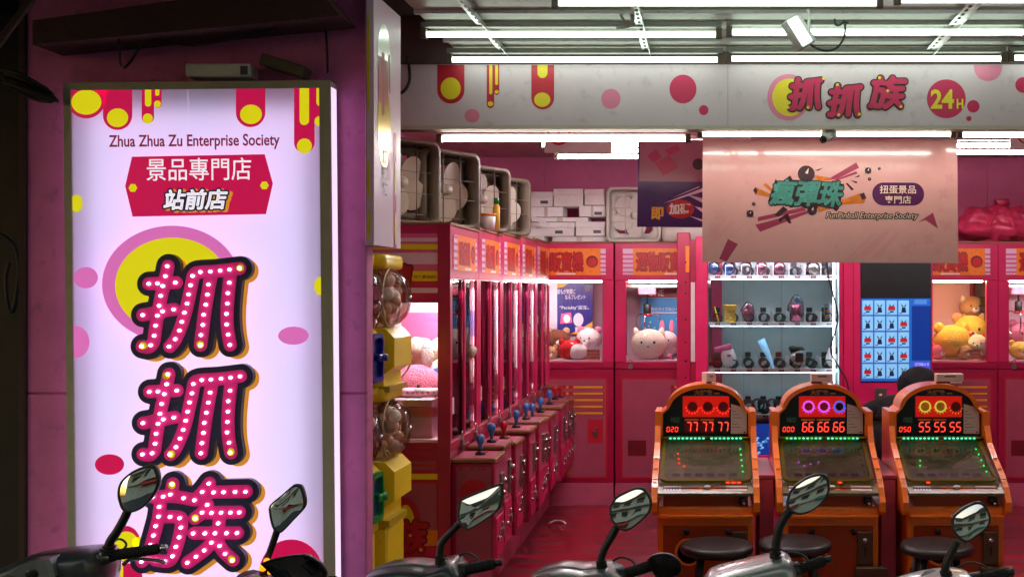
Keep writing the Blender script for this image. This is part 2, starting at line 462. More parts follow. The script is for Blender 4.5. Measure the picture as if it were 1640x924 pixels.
def floor_mat():
    m = bpy.data.materials.new('floor_diamonds'); m.use_nodes = True; n = m.node_tree.nodes; l = m.node_tree.links; b = n['Principled BSDF']
    tc = n.new('ShaderNodeTexCoord'); mp = n.new('ShaderNodeMapping'); l.new(tc.outputs['Object'], mp.inputs['Vector'])
    mp.inputs['Rotation'].default_value = (0, 0, R(45)); 
    sc = n.new('ShaderNodeMapping'); sc.inputs['Scale'].default_value = (.62, 2.2, 1); l.new(tc.outputs['Object'], sc.inputs['Vector']); l.new(sc.outputs[0], mp.inputs['Vector'])
    nz = n.new('ShaderNodeTexNoise'); nz.inputs['Scale'].default_value = 3; l.new(tc.outputs['Object'], nz.inputs['Vector'])
    ck = n.new('ShaderNodeTexChecker'); ck.inputs['Scale'].default_value = 2.7; l.new(mp.outputs[0], ck.inputs['Vector'])
    ck.inputs['Color1'].default_value = (*lin((186, 40, 62)), 1); ck.inputs['Color2'].default_value = (*lin((150, 66, 78)), 1)
    mx = n.new('ShaderNodeMixRGB'); mx.blend_type = 'MULTIPLY'; mx.inputs[0].default_value = .55; l.new(ck.outputs[0], mx.inputs[1]); l.new(nz.outputs['Fac'], mx.inputs[2])
    l.new(mx.outputs[0], b.inputs['Base Color'])
    mr = n.new('ShaderNodeMapRange'); mr.inputs[3].default_value = .18; mr.inputs[4].default_value = .5; l.new(nz.outputs['Fac'], mr.inputs[0]); l.new(mr.outputs[0], b.inputs['Roughness'])
    return m
struct(box('floor', None, floor_mat(), -2.35, 4.3, 4.3, 9.35, -.12, 0))
bw = struct(box('wall_back', None, M['pink_wall'], -2.35, 4.3, 9.3, 9.4, 0, 2.9))
for i in range(7): box('wall_panel', bw, M['pink_wall'], -2.3+i*.94, -2.3+i*.94+.932, 9.288, 9.3, 2.05, 2.765)
struct(box('wall_left', None, M['pink_wall'], -2.35, -2.2, 4.21, 9.3, 0, 2.9))
struct(box('wall_right', None, M['pink_wall'], 4.2, 4.35, 4.3, 9.3, 0, 2.9))
ci = struct(box('ceiling_inside', None, M['ceiling_in'], -2.2, 4.2, 5.12, 9.3, 2.80, 2.9))
for i in range(16): box('ceiling_panel', ci, M['ceiling_in'], -2.2, 4.2, 5.13+i*.26, 5.13+i*.26+.25, 2.785, 2.80)
so = struct(box('ceiling_outside', None, M['soffit'], -1.15, 4.4, 1.6, 5.0, 2.76, 2.9))
for i in range(14): box('ceiling_panel', so, M['soffit'], -1.14, 4.4, 4.99-(i+1)*.238+.007, 4.99-i*.238, 2.735, 2.76, .004, 1)
for i in range(13): box('ceiling_rib', so, M['white_metal'], -1.14, 4.4, 4.985-(i+1)*.238-.006, 4.985-(i+1)*.238+.018, 2.722, 2.736)
struct(box('beam', None, mat('beam_brown', (96, 74, 70), .6, var=.2), -2.2, 4.2, 5.0, 5.12, 2.385, 2.9))
struct(box('roof_slab', None, M['concrete'], -8, 8, 1.5, 9.5, 2.91, 3.2))
struct(box('wall_neighbour_shade', None, M['dark'], -8, -2.38, 4.6, 4.75, -.1, 2.9))  # near-black colour stands in for the shade of the unlit arcade next door
struct(box('ceiling_light_block', None, M['dark'], -8, -1.16, 1.6, 4.6, 2.80, 2.9))  # dark canopy added to keep light off the left side

# building across the street, seen only in the mirrors
ob = thing('apartment_building', 'grey apartment building across the street, seen in the scooter mirrors', 'building', (0, -9, -.13))
fac = mat('far_wall', (190, 186, 176), .8, var=.2, scale=.8, dirt=.4)
box('wall', ob, fac, -14, 14, -1, 0, 0, 8.5)
for k in range(3):
    bl = box('balcony', ob, fac, -13, 13, 0, 1.0, 2.9+k*2.7, 3.15+k*2.7)
    tubes('railing', bl, M['white_metal'], [[(-13+i*.4, .95, 3.15+k*2.7), (-13+i*.4, .95, 4.0+k*2.7)] for i in range(66)]+[[(-13, .95, 4+k*2.7), (13, .95, 4+k*2.7)]], .02, 4)
    if k < 2:
        for i in range(8): box('window', ob, M['dark'], -12.4+i*3.2, -10.8+i*3.2, .0, .04, 4.0+k*2.7, 5.2+k*2.7)
box('awning', ob, M['print_red'], -8, -3, 0, 1.4, 2.3, 2.6)
box('awning', ob, mat('teal', (60, 150, 140), .6), 1, 5, 0, 1.4, 2.3, 2.6)

# ------------------------------------------------------------------ pillar and what hangs on it
pi = thing('pillar', 'purple-pink painted pillar behind the big lit sign', 'pillar', (-1.775, 3.8, 0))
box('core', pi, M['pillar'], -.59, .595, .012, .075, -.004, 2.795)
zc = W(0, 630, 3.8).z
box('cladding_panel', pi, M['pillar'], -.585, .595, 0, .012, 0, zc-.003, .003, 1)
box('cladding_panel', pi, M['pillar'], -.585, .595, 0, .012, zc+.003, 2.79, .003, 1)
box('corner_trim', pi, M['dark_wood'], -.607, -.587, -.012, .1, -.004, 2.79)
le = thing('concrete_ledge', 'dusty brown concrete ledge at the dark top left above the sign', 'ledge', (0, 3.62, 0))
a, b, c, d = W(52, 72, 3.62), W(545, 26, 3.62), W(500, -30, 3.62), W(52, 33, 3.62)
v = [(q.x, dy, q.z) for dy in (0, .17) for q in (a, b, c, d)]
pyd('slab', v, [(0, 1, 2, 3), (7, 6, 5, 4), (0, 4, 5, 1), (1, 5, 6, 2), (2, 6, 7, 3), (3, 7, 4, 0)], M['concrete'], le)
tag(tube('hanging_cable', None, M['cable'], spline([W(190, 63, 3.6), W(192, 92, 3.6), W(196, 108, 3.62), W(205, 104, 3.7), W(240, 66, 3.7), W(310, 73, 3.7), W(420, 52, 3.7), W(500, 28, 3.7), W(520, 40, 3.78), W(525, 118, 3.78)], 5), .004, 6), 'thin black cable looping under the dusty ledge above the sign', 'cable')
tag(tube('drain_hose', None, mat('hose', (30, 36, 50), .5), spline([W(-10, 370, 3.9), W(24, 395, 3.9), W(30, 440, 3.9), W(22, 495, 3.9), W(14, 490, 3.9), W(10, 445, 3.9), W(16, 420, 3.9)], 5), .008, 6), 'dark blue coiled hose hanging left of the pillar', 'hose')
tag(tube('dark_pipe', None, M['dark_wood'], [W(-10, 80, 3.4), W(50, 0, 3.4), W(60, -14, 3.4)], .012, 8), 'thin slanting pipe in the top left corner', 'pipe')
cb = thing('cable_bundle', 'frayed dark cable bundle poking out beside the sign top', 'cable', W(60, 130, 3.66))
rnd = random.Random(4)
for k in range(9):
    x0, y0 = -52+rnd.uniform(-10, 10), -8+rnd.uniform(-12, 12); x1, y1 = 20+rnd.uniform(-14, 14), 24+rnd.uniform(-14, 12); s = 3.66/F
    tube('strand', cb, M['cable'], spline([(x0*s, 0, -y0*s), ((x0*.4+x1*.4)*s, .01*k-.04, -(y0+18+rnd.uniform(-9, 9))*s), (x1*s, .0, -y1*s)], 4), .007, 5)
for (x0, x1, y0, y1, rt, lb, nm) in ((303, 405, 105, 126, 0, 'flat pale carton lying on top of the sign', 'flat_carton'), (420, 492, 92, 122, -.3, 'tilted grey foam block behind the carton on the sign', 'foam_block')):
    p = W((x0+x1)/2, (y0+y1)/2, 3.74); t = thing(nm, lb, 'box', p, rot=(0, -rt*-1, 0)); s = 3.74/F
    w_, h_ = (x1-x0)/2*s, (y1-y0)/2*s*(.62 if rt else 1)
    t.rotation_euler = (0, -rt, 0)
    box('carton', t, M['carton'] if not rt else M['fan_grey'], -w_, w_, -.03, .05, -h_, h_, .004, 1)
    if not rt: box('printed_patch', t, M['print_grey'], w_*.72, w_*.95, -.031, -.03, -h_*.7, h_*.6)

# ------------------------------------------------------------------ the big light-box sign
SD = 3.7; SS = F/SD
sg = thing('lightbox_sign', 'tall lit white sign with pink bulb-studded characters on the purple pillar', 'sign', W(316, 530, SD), rot=(0, -.0095, 0))
def sa(px, py): return ((px-316-.0095*(py-530))/SS, (530-py)/SS)
SP = Plane((0, 0, 0)); M['led_board'] = mat('led_board', (235, 228, 250), emit=1.12, ecol=(232, 227, 249), var=0)
L0, T0 = sa(101, 131); R0, _ = sa(528, 131); B0 = sa(316, 1080)[1]
Li, Ti = sa(113, 143); Ri, _ = sa(511, 141); Bi = B0+.03
frame('frame', sg, M['frame_olive'], rect(L0, R0, B0, T0), rect(Li, Ri, Bi, Ti), SP, -.012, .0)
box('side_panel', sg, M['lb_side'], R0-.004, R0-.001, .0125, .07, B0+.02, T0-.02)
box('side_panel', sg, M['lb_left'], L0+.001, L0+.004, .0125, .07, B0+.02, T0-.02)
box('back_board', sg, M['white_metal'], L0+.005, R0-.005, .06, .075, B0+.01, T0-.01)
box('top_plate', sg, M['frame_olive'], L0+.001, R0-.001, .0125, .075, T0-.018, T0-.001)
def diffuser():    # milky acrylic sheet lit from behind by the LED board inside the box
    m = bpy.data.materials.new('milky_acrylic'); m.use_nodes = True; n = m.node_tree.nodes; l = m.node_tree.links; p = n['Principled BSDF']
    p.inputs['Base Color'].default_value = (*lin((205, 198, 222)), 1); p.inputs['Roughness'].default_value = .3
    tr = n.new('ShaderNodeBsdfTranslucent'); tr.inputs[0].default_value = (*lin((238, 230, 252)), 1); mx = n.new('ShaderNodeMixShader'); mx.inputs[0].default_value = .14
    l.new(tr.outputs[0], mx.inputs[1]); l.new(p.outputs[0], mx.inputs[2]); l.new(mx.outputs[0], n['Material Output'].inputs[0]); return m
box('led_board', sg, M['led_board'], Li+.05, Ri-.05, .054, .058, Bi+.05, Ti-.06)
fp = pyd('face_panel', [(Li-.004, .006, Bi-.004), (Ri+.004, .006, Bi-.004), (Ri+.004, .006, Ti+.004), (Li-.004, .006, Ti+.004)], [(0, 1, 2, 3)], diffuser(), sg)
FP = Plane((0, .006, 0))
for px_ in (303,): box('panel_seam', fp, M['lb_left'], sa(px_, 530)[0], sa(px_, 530)[0]+.0012, .0056, .0059, Bi, Ti)
def sprint(name, m, pts, k): 
    q = clip([sa(*p) for p in pts], Li, Ri, Bi, Ti)
    if len(q) > 2: flat(name, fp, M[m], FP, q, h=.0006*k)
def drip(x0, x1, yb, m='lb_crimson', k=1): sprint('print_drip', m, drop(x0, x1, 120, yb-0, 14) if False else [(p[0], p[1]) for p in dropd(x0, x1, 120, yb)], k)
def dropd(x0, x1, yt, yb, n=14):
    r = (x1-x0)/2; cx = (x0+x1)/2; r2 = min(r, yb-yt)
    return [(x0, yt)]+[(cx-r*math.cos(math.pi*k/n), yb-r2+r2*math.sin(math.pi*k/n)) for k in range(n+1)]+[(x1, yt)]
sprint('print_disc', 'lb_crimson', circ(137, 157, 31, 31), 1); drip(150, 176, 150); drip(163.5, 210.5, 207); sprint('print_disc', 'lb_yellow', circ(137, 162, 24, 20), 2); sprint('print_disc', 'lb_yellow', circ(187, 187.5, 17, 15), 2)
for x0, x1, yb, bar, cc in ((225.5, 245.4, 197, (231, 241, 170), (235.5, 189, 8)), (245.4, 257.5, 172, (247.5, 254, 153), (251, 166, 5.5)), (470, 503, 246.5, (479, 494, 202), (486.7, 235.5, 12)), (503, 522, 203, (506, 519, 172), (511, 196, 8))):
    drip(x0, x1, yb); sprint('print_bar', 'lb_yellow', dropd(bar[0], bar[1], 120, bar[2]), 2); sprint('print_disc', 'lb_yellow', circ(cc[0], cc[1], cc[2]), 2)
drip(376.7, 424, 204.5); sprint('print_disc', 'lb_yellow', circ(401, 184, 17.5, 15.5), 2)
def ptext(name, m, body, x0, x1, y0, y1, k, **kw):
    a, b = sa(x0, y1); c, d = sa(x1, y0); text(name, fp, M[m], FP, body, a, c, b, d, h=.0006*k, **kw)
def gtext(name, m, body, x0, x1, y0, y1, k, g, **kw):
    a, b = sa(x0, y1); c, d = sa(x1, y0); grown_text(name, fp, M[m], FP, body, a, c, b, d, .0006*k, g, **kw)
ptext('lettering', 'lb_text', 'Zhua Zhua Zu Enterprise Society', 173, 447, 215, 240, 1, bold=.02)
sprint('print_plate', 'lb_crimson', [(210, 250), (423, 248), (436, 295), (425, 344), (211, 346), (199, 297)], 1)
ptext('lettering', 'lb_textwhite', '景品專門店', 233.5, 401, 253, 289, 2, bold=.004)
gtext('lettering_shadow', 'lb_gold', '站前店', 267, 368, 306, 337, 2, .12, shear=.18)
gtext('lettering_outline', 'lb_navy', '站前店', 262, 363, 304, 335, 3, .12, shear=.18)
gtext('lettering', 'lb_textwhite', '站前店', 262, 363, 304, 335, 4, .035, shear=.18)
for cx, cyy in ((211.5, 300), (422.5, 298)): sprint('print_hexagon', 'lb_yellow', [(cx+7*math.cos(k*math.pi/3), cyy+7*math.sin(k*math.pi/3)) for k in range(6)], 2)
sprint('print_ring', 'lb_pink', circ(273, 454, 111, 93, 64), 1); sprint('print_disc', 'lb_yellow', circ(274, 456, 91, 76, 64), 2)
for m_, cx, cyy, rx, ry in (('lb_pink', 136, 443, 19.5, 17), ('lb_pink', 118, 546, 24, 26), ('lb_pink', 469, 539, 24.5, 14.5), ('lb_crimson', 174, 742.5, 23.5, 16.5), ('lb_yellow', 121, 324, 10, 14), ('lb_yellow', 513, 460, 11, 15),
                           ('lb_crimson', 465, 919, 51, 54), ('lb_crimson', 144, 893, 22, 22), ('lb_crimson', 200, 870, 24, 29), ('lb_crimson', 205, 925, 22, 24)):
    sprint('print_disc', m_, circ(cx, cyy, rx, ry), 1)
sprint('print_disc', 'lb_yellow', circ(201, 874, 21, 24), 2); sprint('print_disc', 'lb_yellow', circ(221, 868, 10, 9), 2); sprint('print_bar', 'lb_yellow', rect(186, 196, 905, 940), 2)

def zs(lst, ox, oy, s): return [[(ox+x/s, oy+y/s) for x, y in q] for q in lst]
ZHUA = zs([[(410, 128), (385, 250), (345, 420), (310, 630), (296, 715), (262, 752), (212, 745)], [(262, 262), (475, 255)], [(215, 503), (455, 462)],
           [(965, 150), (780, 170), (640, 178), (604, 205)], [(604, 205), (580, 330), (530, 540), (470, 690), (425, 748)], [(745, 195), (700, 450), (662, 740)], [(895, 180), (870, 420), (870, 600), (892, 740)]], 190, 400, 4.863)
ZU = zs([[(412, 162), (398, 245)], [(252, 265), (420, 262), (585, 292)], [(315, 265), (300, 420), (255, 590), (215, 720), (165, 778)], [(315, 425), (460, 428), (482, 480), (455, 620), (412, 740), (370, 778), (275, 768)],
         [(705, 160), (650, 230), (592, 285)], [(650, 232), (1000, 228)], [(688, 330), (645, 395), (590, 438)], [(655, 395), (945, 393)], [(582, 557), (930, 557)],
         [(785, 395), (782, 480), (755, 580), (690, 670), (610, 735), (530, 790)], [(755, 585), (805, 690), (893, 775)]], 200, 740, 5.0217)
def led_pts(strokes, step):
    out = []
    for s in strokes:
        P = [Vector((*p, 0)) for p in s]; P = spline(P, 6) if len(P) > 2 else P
        L = sum((b-a).length for a, b in zip(P[:-1], P[1:])); n = max(1, round(L/step)); 
        for k in range(n+1):
            t = L*k/n
            for a, b in zip(P[:-1], P[1:]):
                d = (b-a).length
                if t <= d+1e-6: q = a+(b-a)*(t/d if d else 0); break
                t -= d
            if all((q.x-o[0])**2+(q.y-o[1])**2 > (step*.55)**2 for o in out): out.append((q.x, q.y))
    return out
bulb_me = None
def channel_letter(name, strokes, dots, lab):
    global bulb_me
    o = None
    for nm, m_, r, sh, h, t in (('letter_shadow', 'lb_gold', 19.0, (6.5, 4.5), .004, 0), ('letter_outline', 'letter_navy', 19.6, (0, 0), .026, .021), ('letter_face', 'letter_pink', 10.4, (0, 0), .030, .0035)):
        V, f = stroke_geo(strokes, r, 1.7)
        P = [sa(x+sh[0], y+sh[1]) for x, y in V]; f = [q[::-1] for q in f]
        if t: e = extrude_geo(nm, o or fp, M[m_], FP, P, f, h, t)
        else: e = pyd(nm, [FP.p(*p, h) for p in P], f, M[m_], o or fp)
        if nm == 'letter_outline':
            o = e; 
    for x, y in dots: flat('yellow_disc', o, M['print_yellow'], FP, circ(*sa(x, y), 6.2/SS, n=20), h=.0312, t=.001)
    for x, y in led_pts(strokes, 15.6):
        a, b = sa(x+random.Random(x*y).uniform(-.8, .8), y)
        if bulb_me is None:
            q = ball('bulb', o, M['led_white'], (0, 0, 0), (2.4/SS, .008, 2.4/SS), 10, 6); bulb_me = q.data; q.location = FP.p(a, b, .0335)
        else:
            link('bulb', bulb_me, None, o, loc=FP.p(a, b, .0335))
M['letter_navy'] = mat('letter_navy', (64, 68, 108), .35, var=.06)
M['letter_pink'] = mat('letter_pink', (214, 36, 116), .3, emit=.28, ecol=(214, 36, 116), var=.06, coat=.3, sample=False)
channel_letter('zhua', ZHUA, [(390, 429.5), (235.5, 552), (326, 551)], 0)
channel_letter('zhua', [[(x+1.3, y+171.5) for x, y in s] for s in ZHUA], [(272, 600), (280, 725), (375, 722)], 0)
channel_letter('zu', ZU, [(281, 774), (318, 827), (376, 893)], 0)

# ------------------------------------------------------------------ projecting sign on the pillar's inner side
ps = thing('projecting_sign', 'tall narrow pink sign with yellow ovals on the inner side of the pillar', 'sign', (-1.150, 3.74, 1.795))
box('sign_box', ps, M['print_lilac'], -.0145, .0145, .0, .33, 0, .865, .002, 1)
PX = Plane((.0147, 0, 0), (0, 1, 0), (0, 0, 1)); PF = Plane((0, -.0002, 0))
for k, (a, b) in enumerate(((.02, .12), (.16, .29), (.45, .80))): flat('print_oval', ps, M['print_yellow'], PF, circ(-.004, (a+b)/2, .005, (b-a)/2), h=.0006)
flat('edge_band', ps, M['print_crimson'], PF, rect(-.0115, -.010, .01, .85), h=.0004)
flat('print_band', ps, M['print_crimson'], PX, rect(.235, .27, .0, .42), h=.0006)
for a, b in ((.01, .13), (.19, .32)): flat('print_oval', ps, M['print_yellow'], PX, circ(.258, (a+b)/2, .014, (b-a)/2), h=.0014)
flat('print_disc', ps, mat('silver_print', (225, 225, 215), .22, .3, var=.1), PX, circ(.12, .66, .078, .125, 40), h=.0006)
flat('print_disc', ps, mat('gold_print', (240, 206, 60), .22, .3, var=.1), PX, circ(.12, .43, .078, .155, 40), h=.0010)
for a0, a1, b0, b1 in ((.05, .085, .50, .66), (.09, .12, .46, .68), (.125, .16, .50, .66), (.17, .19, .55, .69)): flat('print_drip', ps, M['print_red'], PX, dropd(a0, a1, -b1, -b0) and [(x, -y) for x, y in dropd(a0, a1, -b1, -b0)], h=.0016)
text('lettering', ps, M['print_grey'], PX, '抓', .09, .155, .29, .345, h=.002, bold=.04); text('lettering', ps, M['print_grey'], PX, '抓', .09, .155, .235, .285, h=.002, bold=.04); text('lettering', ps, M['print_grey'], PX, '族', .09, .155, .18, .23, h=.002, bold=.04)
flat('print_drip', ps, M['print_softpink'], PX, [(x, -y) for x, y in dropd(.165, .205, -.34, -.24)], h=.0016)
tag(tube('black_wire', None, M['cable'], spline([W(604, 0, 3.79), W(603, 40, 3.79), W(600, 66, 3.79), W(597, 50, 3.79), W(600, 30, 3.79)], 5), .003, 5), 'short black wire hanging over the narrow projecting sign', 'wire')

# ------------------------------------------------------------------ white sign band over the shop front
FD = 5.0; FS = F/FD
fa = thing('fascia_sign', 'long white sign band over the shop front with pink dots and characters', 'sign', (0, 5.0, W(0, 155, 5).z))
def fa_(px, py): return ((px-VX)/FS, (155-py)/FS)
FL, FR, FT, FB = -1.75, 3.6, fa_(0, 105)[1], fa_(0, 204)[1]
bd = box('board', fa, M['fascia'], FL, FR, -.02, -.001, FB, FT, .003, 1)
for xs in (.1, 1.55): box('joint_strip', bd, mat('joint%g' % xs, (170, 160, 164), .5), xs, xs+.003, -.0206, -.02, FB+.004, FT-.004)
box('bottom_rail', fa, M['frame_olive'], FL, FR, -.024, -.0005, FB-.012, FB-.0005)
FPl = Plane((0, -.02, 0))
def fprint(name, m, pts, k): 
    q = clip([fa_(*p) for p in pts], FL, FR, FB+.003, FT-.003)
    if len(q) > 2: flat(name, bd, M[m], FPl, q, h=.0007*k)
fprint('print_drip', 'print_red', dropd(702, 745.5, 100, 167.7), 1); fprint('print_disc', 'print_yellow', circ(723.5, 143.5, 16, 17.5), 2)
for x0, x1, yb, bar, cc in ((781, 793, 175, (785, 790, 153), (787, 168, 4.5)), (793, 801, 154, (794.5, 799, 138), (797, 149, 3.4)), (852, 888.5, 177, (862, 878, 127), (869.5, 161.5, 13)), (630, 641, 150, (633, 640, 130), (635, 142, 4))):
    fprint('print_drip', 'print_red', dropd(x0, x1, 100, yb), 1); fprint('print_bar', 'print_yellow', dropd(bar[0], bar[1], 100, bar[2]), 2); fprint('print_disc', 'print_yellow', circ(cc[0], cc[1], cc[2], cc[2]*.88), 2)
for m_, cx, cyy, rx, ry in (('print_softpink', 757.7, 187, 12, 11), ('print_softpink', 979, 160, 15.5, 16), ('print_crimson', 1094, 144.5, 21.5, 23), ('print_crimson', 1127, 178, 7.5, 8), ('print_crimson', 1514, 160, 31, 31), ('print_crimson', 1557, 172, 10, 10), ('print_crimson', 1550, 191.5, 4.2, 4.2), ('print_softpink', 1580.5, 109, 22.5, 23), ('print_crimson', 1637, 138, 13, 12.5), ('print_softpink', 1262, 157.6, 33.5, 37)):
    fprint('print_disc', m_, circ(cx, cyy, rx, ry, 40), 1)
fprint('print_disc', 'print_yellow', circ(1264, 157.6, 27.5, 30, 40), 2)
def small_letter(strokes, bx, x0, x1, y0, y1, rot, dots, par, conv, pl, k0=.003, mm=('print_crimson', 'letter_dark')):
    sx, sy = (x1-x0-14)/(bx[1]-bx[0]), (y1-y0-14)/(bx[3]-bx[2]); cx, cyy = (x0+x1)/2, (y0+y1)/2; c, s = math.cos(rot), math.sin(rot); out = None
    st = []
    for q in strokes:
        st.append([])
        for x, y in q:
            a, b = (x-(bx[0]+bx[1])/2)*sx, (y-(bx[2]+bx[3])/2)*sy; st[-1].append((cx+a*c-b*s, cyy+a*s+b*c))
    for nm, m_, r, h in (('letter_outline', mm[1], 6.6, k0), ('letter_face', mm[0], 4.2, k0+.004)):
        V, f = stroke_geo(st, r, .8); P = [conv(*p) for p in V]
        e = extrude_geo(nm, out or par, M[m_], pl, P, [q[::-1] for q in f], h, .003); out = out or e
    for x, y in dots: flat('yellow_disc', out, M['print_yellow'], pl, circ(*conv(x, y), 2.4/FS, n=12), h=k0+.0046)
M['letter_dark'] = mat('letter_dark', (74, 44, 48), .5, var=.05)
BXA, BXU = (222, 392, 424, 556), (230, 401, 770, 898)
small_letter(ZHUA, BXA, 1255, 1322, 122, 182, -.03, [(1318, 128), (1261, 174), (1293, 174)], bd, fa_, FPl)
small_letter(ZHUA, BXA, 1317, 1385, 132, 193.5, .0, [(1340, 138), (1342, 186), (1375, 185)], bd, fa_, FPl, .0036)
small_letter(ZU, BXU, 1385, 1455, 120, 180, .0, [(1407, 127), (1420, 148), (1441, 173)], bd, fa_, FPl, .0042)
for body, x0, x1, y0, y1 in (('24', 1489, 1526, 145, 176), ('H', 1530.5, 1541, 160, 176)):
    a, b = fa_(x0, y1); c, d = fa_(x1, y0); text('lettering', bd, M['print_yellow'], FPl, body, a, c, b, d, h=.002, bold=.03)
tag(tube('black_cable', None, M['cable'], spline([W(652, 91, 4.9), W(655, 105, 4.95), W(656, 128, 4.96), W(650, 143, 4.96), W(640, 151, 4.96)], 6), .007, 6), 'black cable bending down the left end of the white sign band', 'cable')

# ------------------------------------------------------------------ tube lights, brackets, flood light, camera
M['housing_grey'] = mat('housing_grey', (136, 134, 126), .5, var=.1, dirt=.3)
def tube_light(label, x, y, z, L, m, group, back=False):
    hang = y > 6
    t = thing('tube_light', label, 'tube light', (x, y, z), 0, group)
    tube('tube', t, M[m], [(-L/2+.025, 0, 0), (L/2-.025, 0, 0)], .0115, 10)
    if back: box('housing', t, M['housing_grey'], -L/2, L/2, .022, .05, -.008, .03, .003, 1)
    else: box('housing', t, M['housing_grey'], -L/2, L/2, -.012, .012, .026, .05, .003, 1)
    if hang:
        for s in (-1, 1): tube('suspension_rod', t, M['steel'], [(s*L*.36, 0, .05), (s*L*.36, 0, 2.784-z)], .003, 5)
    for s in (-1, 1):
        box('lamp_holder', t, M['fan_grey'], s*(L/2-.012)-.012, s*(L/2-.012)+.012, -.014, .0175 if back else .014, -.018, .0215)
    return t
G1 = 'tube lights under the outside ceiling'
def tl(px0, px1, py, d, m, label, g, back=False):
    a, b = W(px0, py, d), W(px1, py, d); return tube_light(label, (a.x+b.x)/2, d, a.z, b.x-a.x, m, g, back)
tl(716, 1158, 96, 4.88, 'tube_cool', 'left tube of the row right above the white sign band', G1)
tl(1163, 1611, 94.5, 4.88, 'tube_cool', 'right long tube of the row right above the white sign band', G1)
tl(1615, 2060, 93, 4.88, 'tube_cool', 'tube cut off by the right picture edge, above the sign band', G1)
tl(674, 1156, 55.5, 4.43, 'tube_cool', 'left tube of the middle ceiling row', G1)
tl(1163, 1648, 52, 4.43, 'tube_cool', 'right tube of the middle ceiling row, behind the flood light', G1)
tl(884, 1414, 5, 3.97, 'tube_cool', 'left tube of the topmost ceiling row at the picture edge', G1)
tl(1432, 1965, 0, 3.97, 'tube_cool', 'right tube of the topmost ceiling row at the picture edge', G1)
tl(640, 1240, -62, 3.5, 'tube_cool', 'tube over the scooters left of the doorway, just above the view', G1)
tl(1246, 1846, -62, 3.5, 'tube_cool', 'tube over the scooters right of the doorway, just above the view', G1)
G2 = 'tube lights inside the shop'
tl(700, 1106, 223, 5.2, 'tube_warm', 'warm tube under the sign band above the fans', G2, True)
tl(1117, 1530, 214.5, 5.15, 'tube_warm', 'warm tube right above the pink acrylic board', G2, True)
tl(1533, 1940, 216, 5.2, 'tube_warm', 'warm tube right of the pink acrylic board', G2, True)
tl(862, 1203, 232, 6.2, 'tube_white', 'front inside tube behind the red circle sign', G2)
tl(900, 1230, 241, 6.45, 'tube_white', 'middle inside tube behind the red circle sign', G2)
tl(888, 1204, 251, 6.7, 'tube_white', 'rearmost inside tube, lowest in view behind the red circle sign', G2)
tl(1470, 1800, 233, 6.45, 'tube_white', 'front inside tube right of the pink acrylic board', G2)
tl(1480, 1796, 244, 6.7, 'tube_white', 'rear inside tube over the pink bag', G2)
def slotted(label, x):
    t = thing('slotted_bar', label, 'bracket', (x, 3.9, 2.713), 0, 'slotted metal bars under the outside ceiling')
    box('strip', t, M['galv'], -.018, .018, 0, 1.06, 0, .0015); box('flange', t, M['galv'], .0165, .018, 0, 1.06, -.02, -.0001)
    for k in range(17): flat('slot', t, M['dark'], Plane((0, .03+k*.06, -.0004), (-1, 0, 0), (0, 1, 0)), rrect(-.006, .006, 0, .034, .006), h=.0004)
slotted('leftmost slotted metal bar crossing the tube rows', -.905); slotted('middle slotted metal bar crossing the tube rows', -.265); slotted('rightmost slotted metal bar crossing the tube rows', 1.0)
tag(tube('loose_wires', None, M['cable_pale'], spline([W(992, 20, 4.3), W(1000, 34, 4.3), W(1012, 38, 4.3), W(1010, 12, 4.32), W(1013, 8, 4.3), W(1014, 36, 4.3), W(1003, 44, 4.35), W(988, 46, 4.4)], 5), .006, 6), 'pale loose wires dangling from the middle slotted bar', 'wire')
fl = thing('flood_light', 'white flood light tilted downwards among the ceiling tubes', 'flood light', W(1280, 52, 4.1), rot=(0, 0, 0))
ax = R(-58)   # the long side of the lamp leans in the picture plane
hd = box('lamp_body', fl, M['white_metal'], -.062, .062, -.02, .03, -.036, .036, .008, 2); hd.rotation_euler = (R(-18), R(57), R(8)); hd.location = (.0, 0, -.0)
box('lamp_glass', hd, M['flood'], -.053, .053, -.024, -.021, -.0345, .012)
box('lamp_fin', hd, M['white_metal'], -.05, .05, .031, .045, -.02, .02)
tube('bracket', fl, M['white_metal'], [(.035, 0, -.045), (.037, .0, .06), (.032, 0, .085)], .006, 6)
tube('bracket', fl, M['white_metal'], [(-.0, .03, .02), (.005, .03, .075)], .006, 6)
tube('lead', fl, M['cable'], spline([(.035, 0, -.04), (.06, 0, -.058), (.10, 0, -.07), (.14, 0, -.06), (.168, 0, -.02), (.172, 0, .03), (.165, 0, .045)], 6), .0045, 6)
tube('lead', fl, M['cable'], spline([(.185, 0, .034), (.165, 0, .036), (.15, 0, .025), (.135, 0, .03), (.133, 0, .05)], 5), .004, 6)
cp = W(1327, 200, 5.04)
sc_ = thing('security_camera', 'white security camera hanging under the sign band above the pink board', 'camera', cp)
lathe('mount', sc_, M['white_metal'], [(.045, 0), (.045, -.018), (.036, -.03)], (0, 0, .006))
ball('shell', sc_, M['white_metal'], (.002, -.005, -.045), (.037, .035, .034)); 
cyl('barrel', sc_, M['white_metal'], (.0, -.02, -.05), (-.03, -.06, -.075), .021, .02); cyl('lens', sc_, M['black'], (-.03, -.06, -.075), (-.034, -.0655, -.0785), .0175)
for k in range(5): ball('infrared_led', sc_, M['fan_grey'], (-.034+.011*math.cos(k*1.25), -.068+.004*math.sin(k*1.25), -.079+.011*math.sin(k*1.25)), .0025, 6, 4)
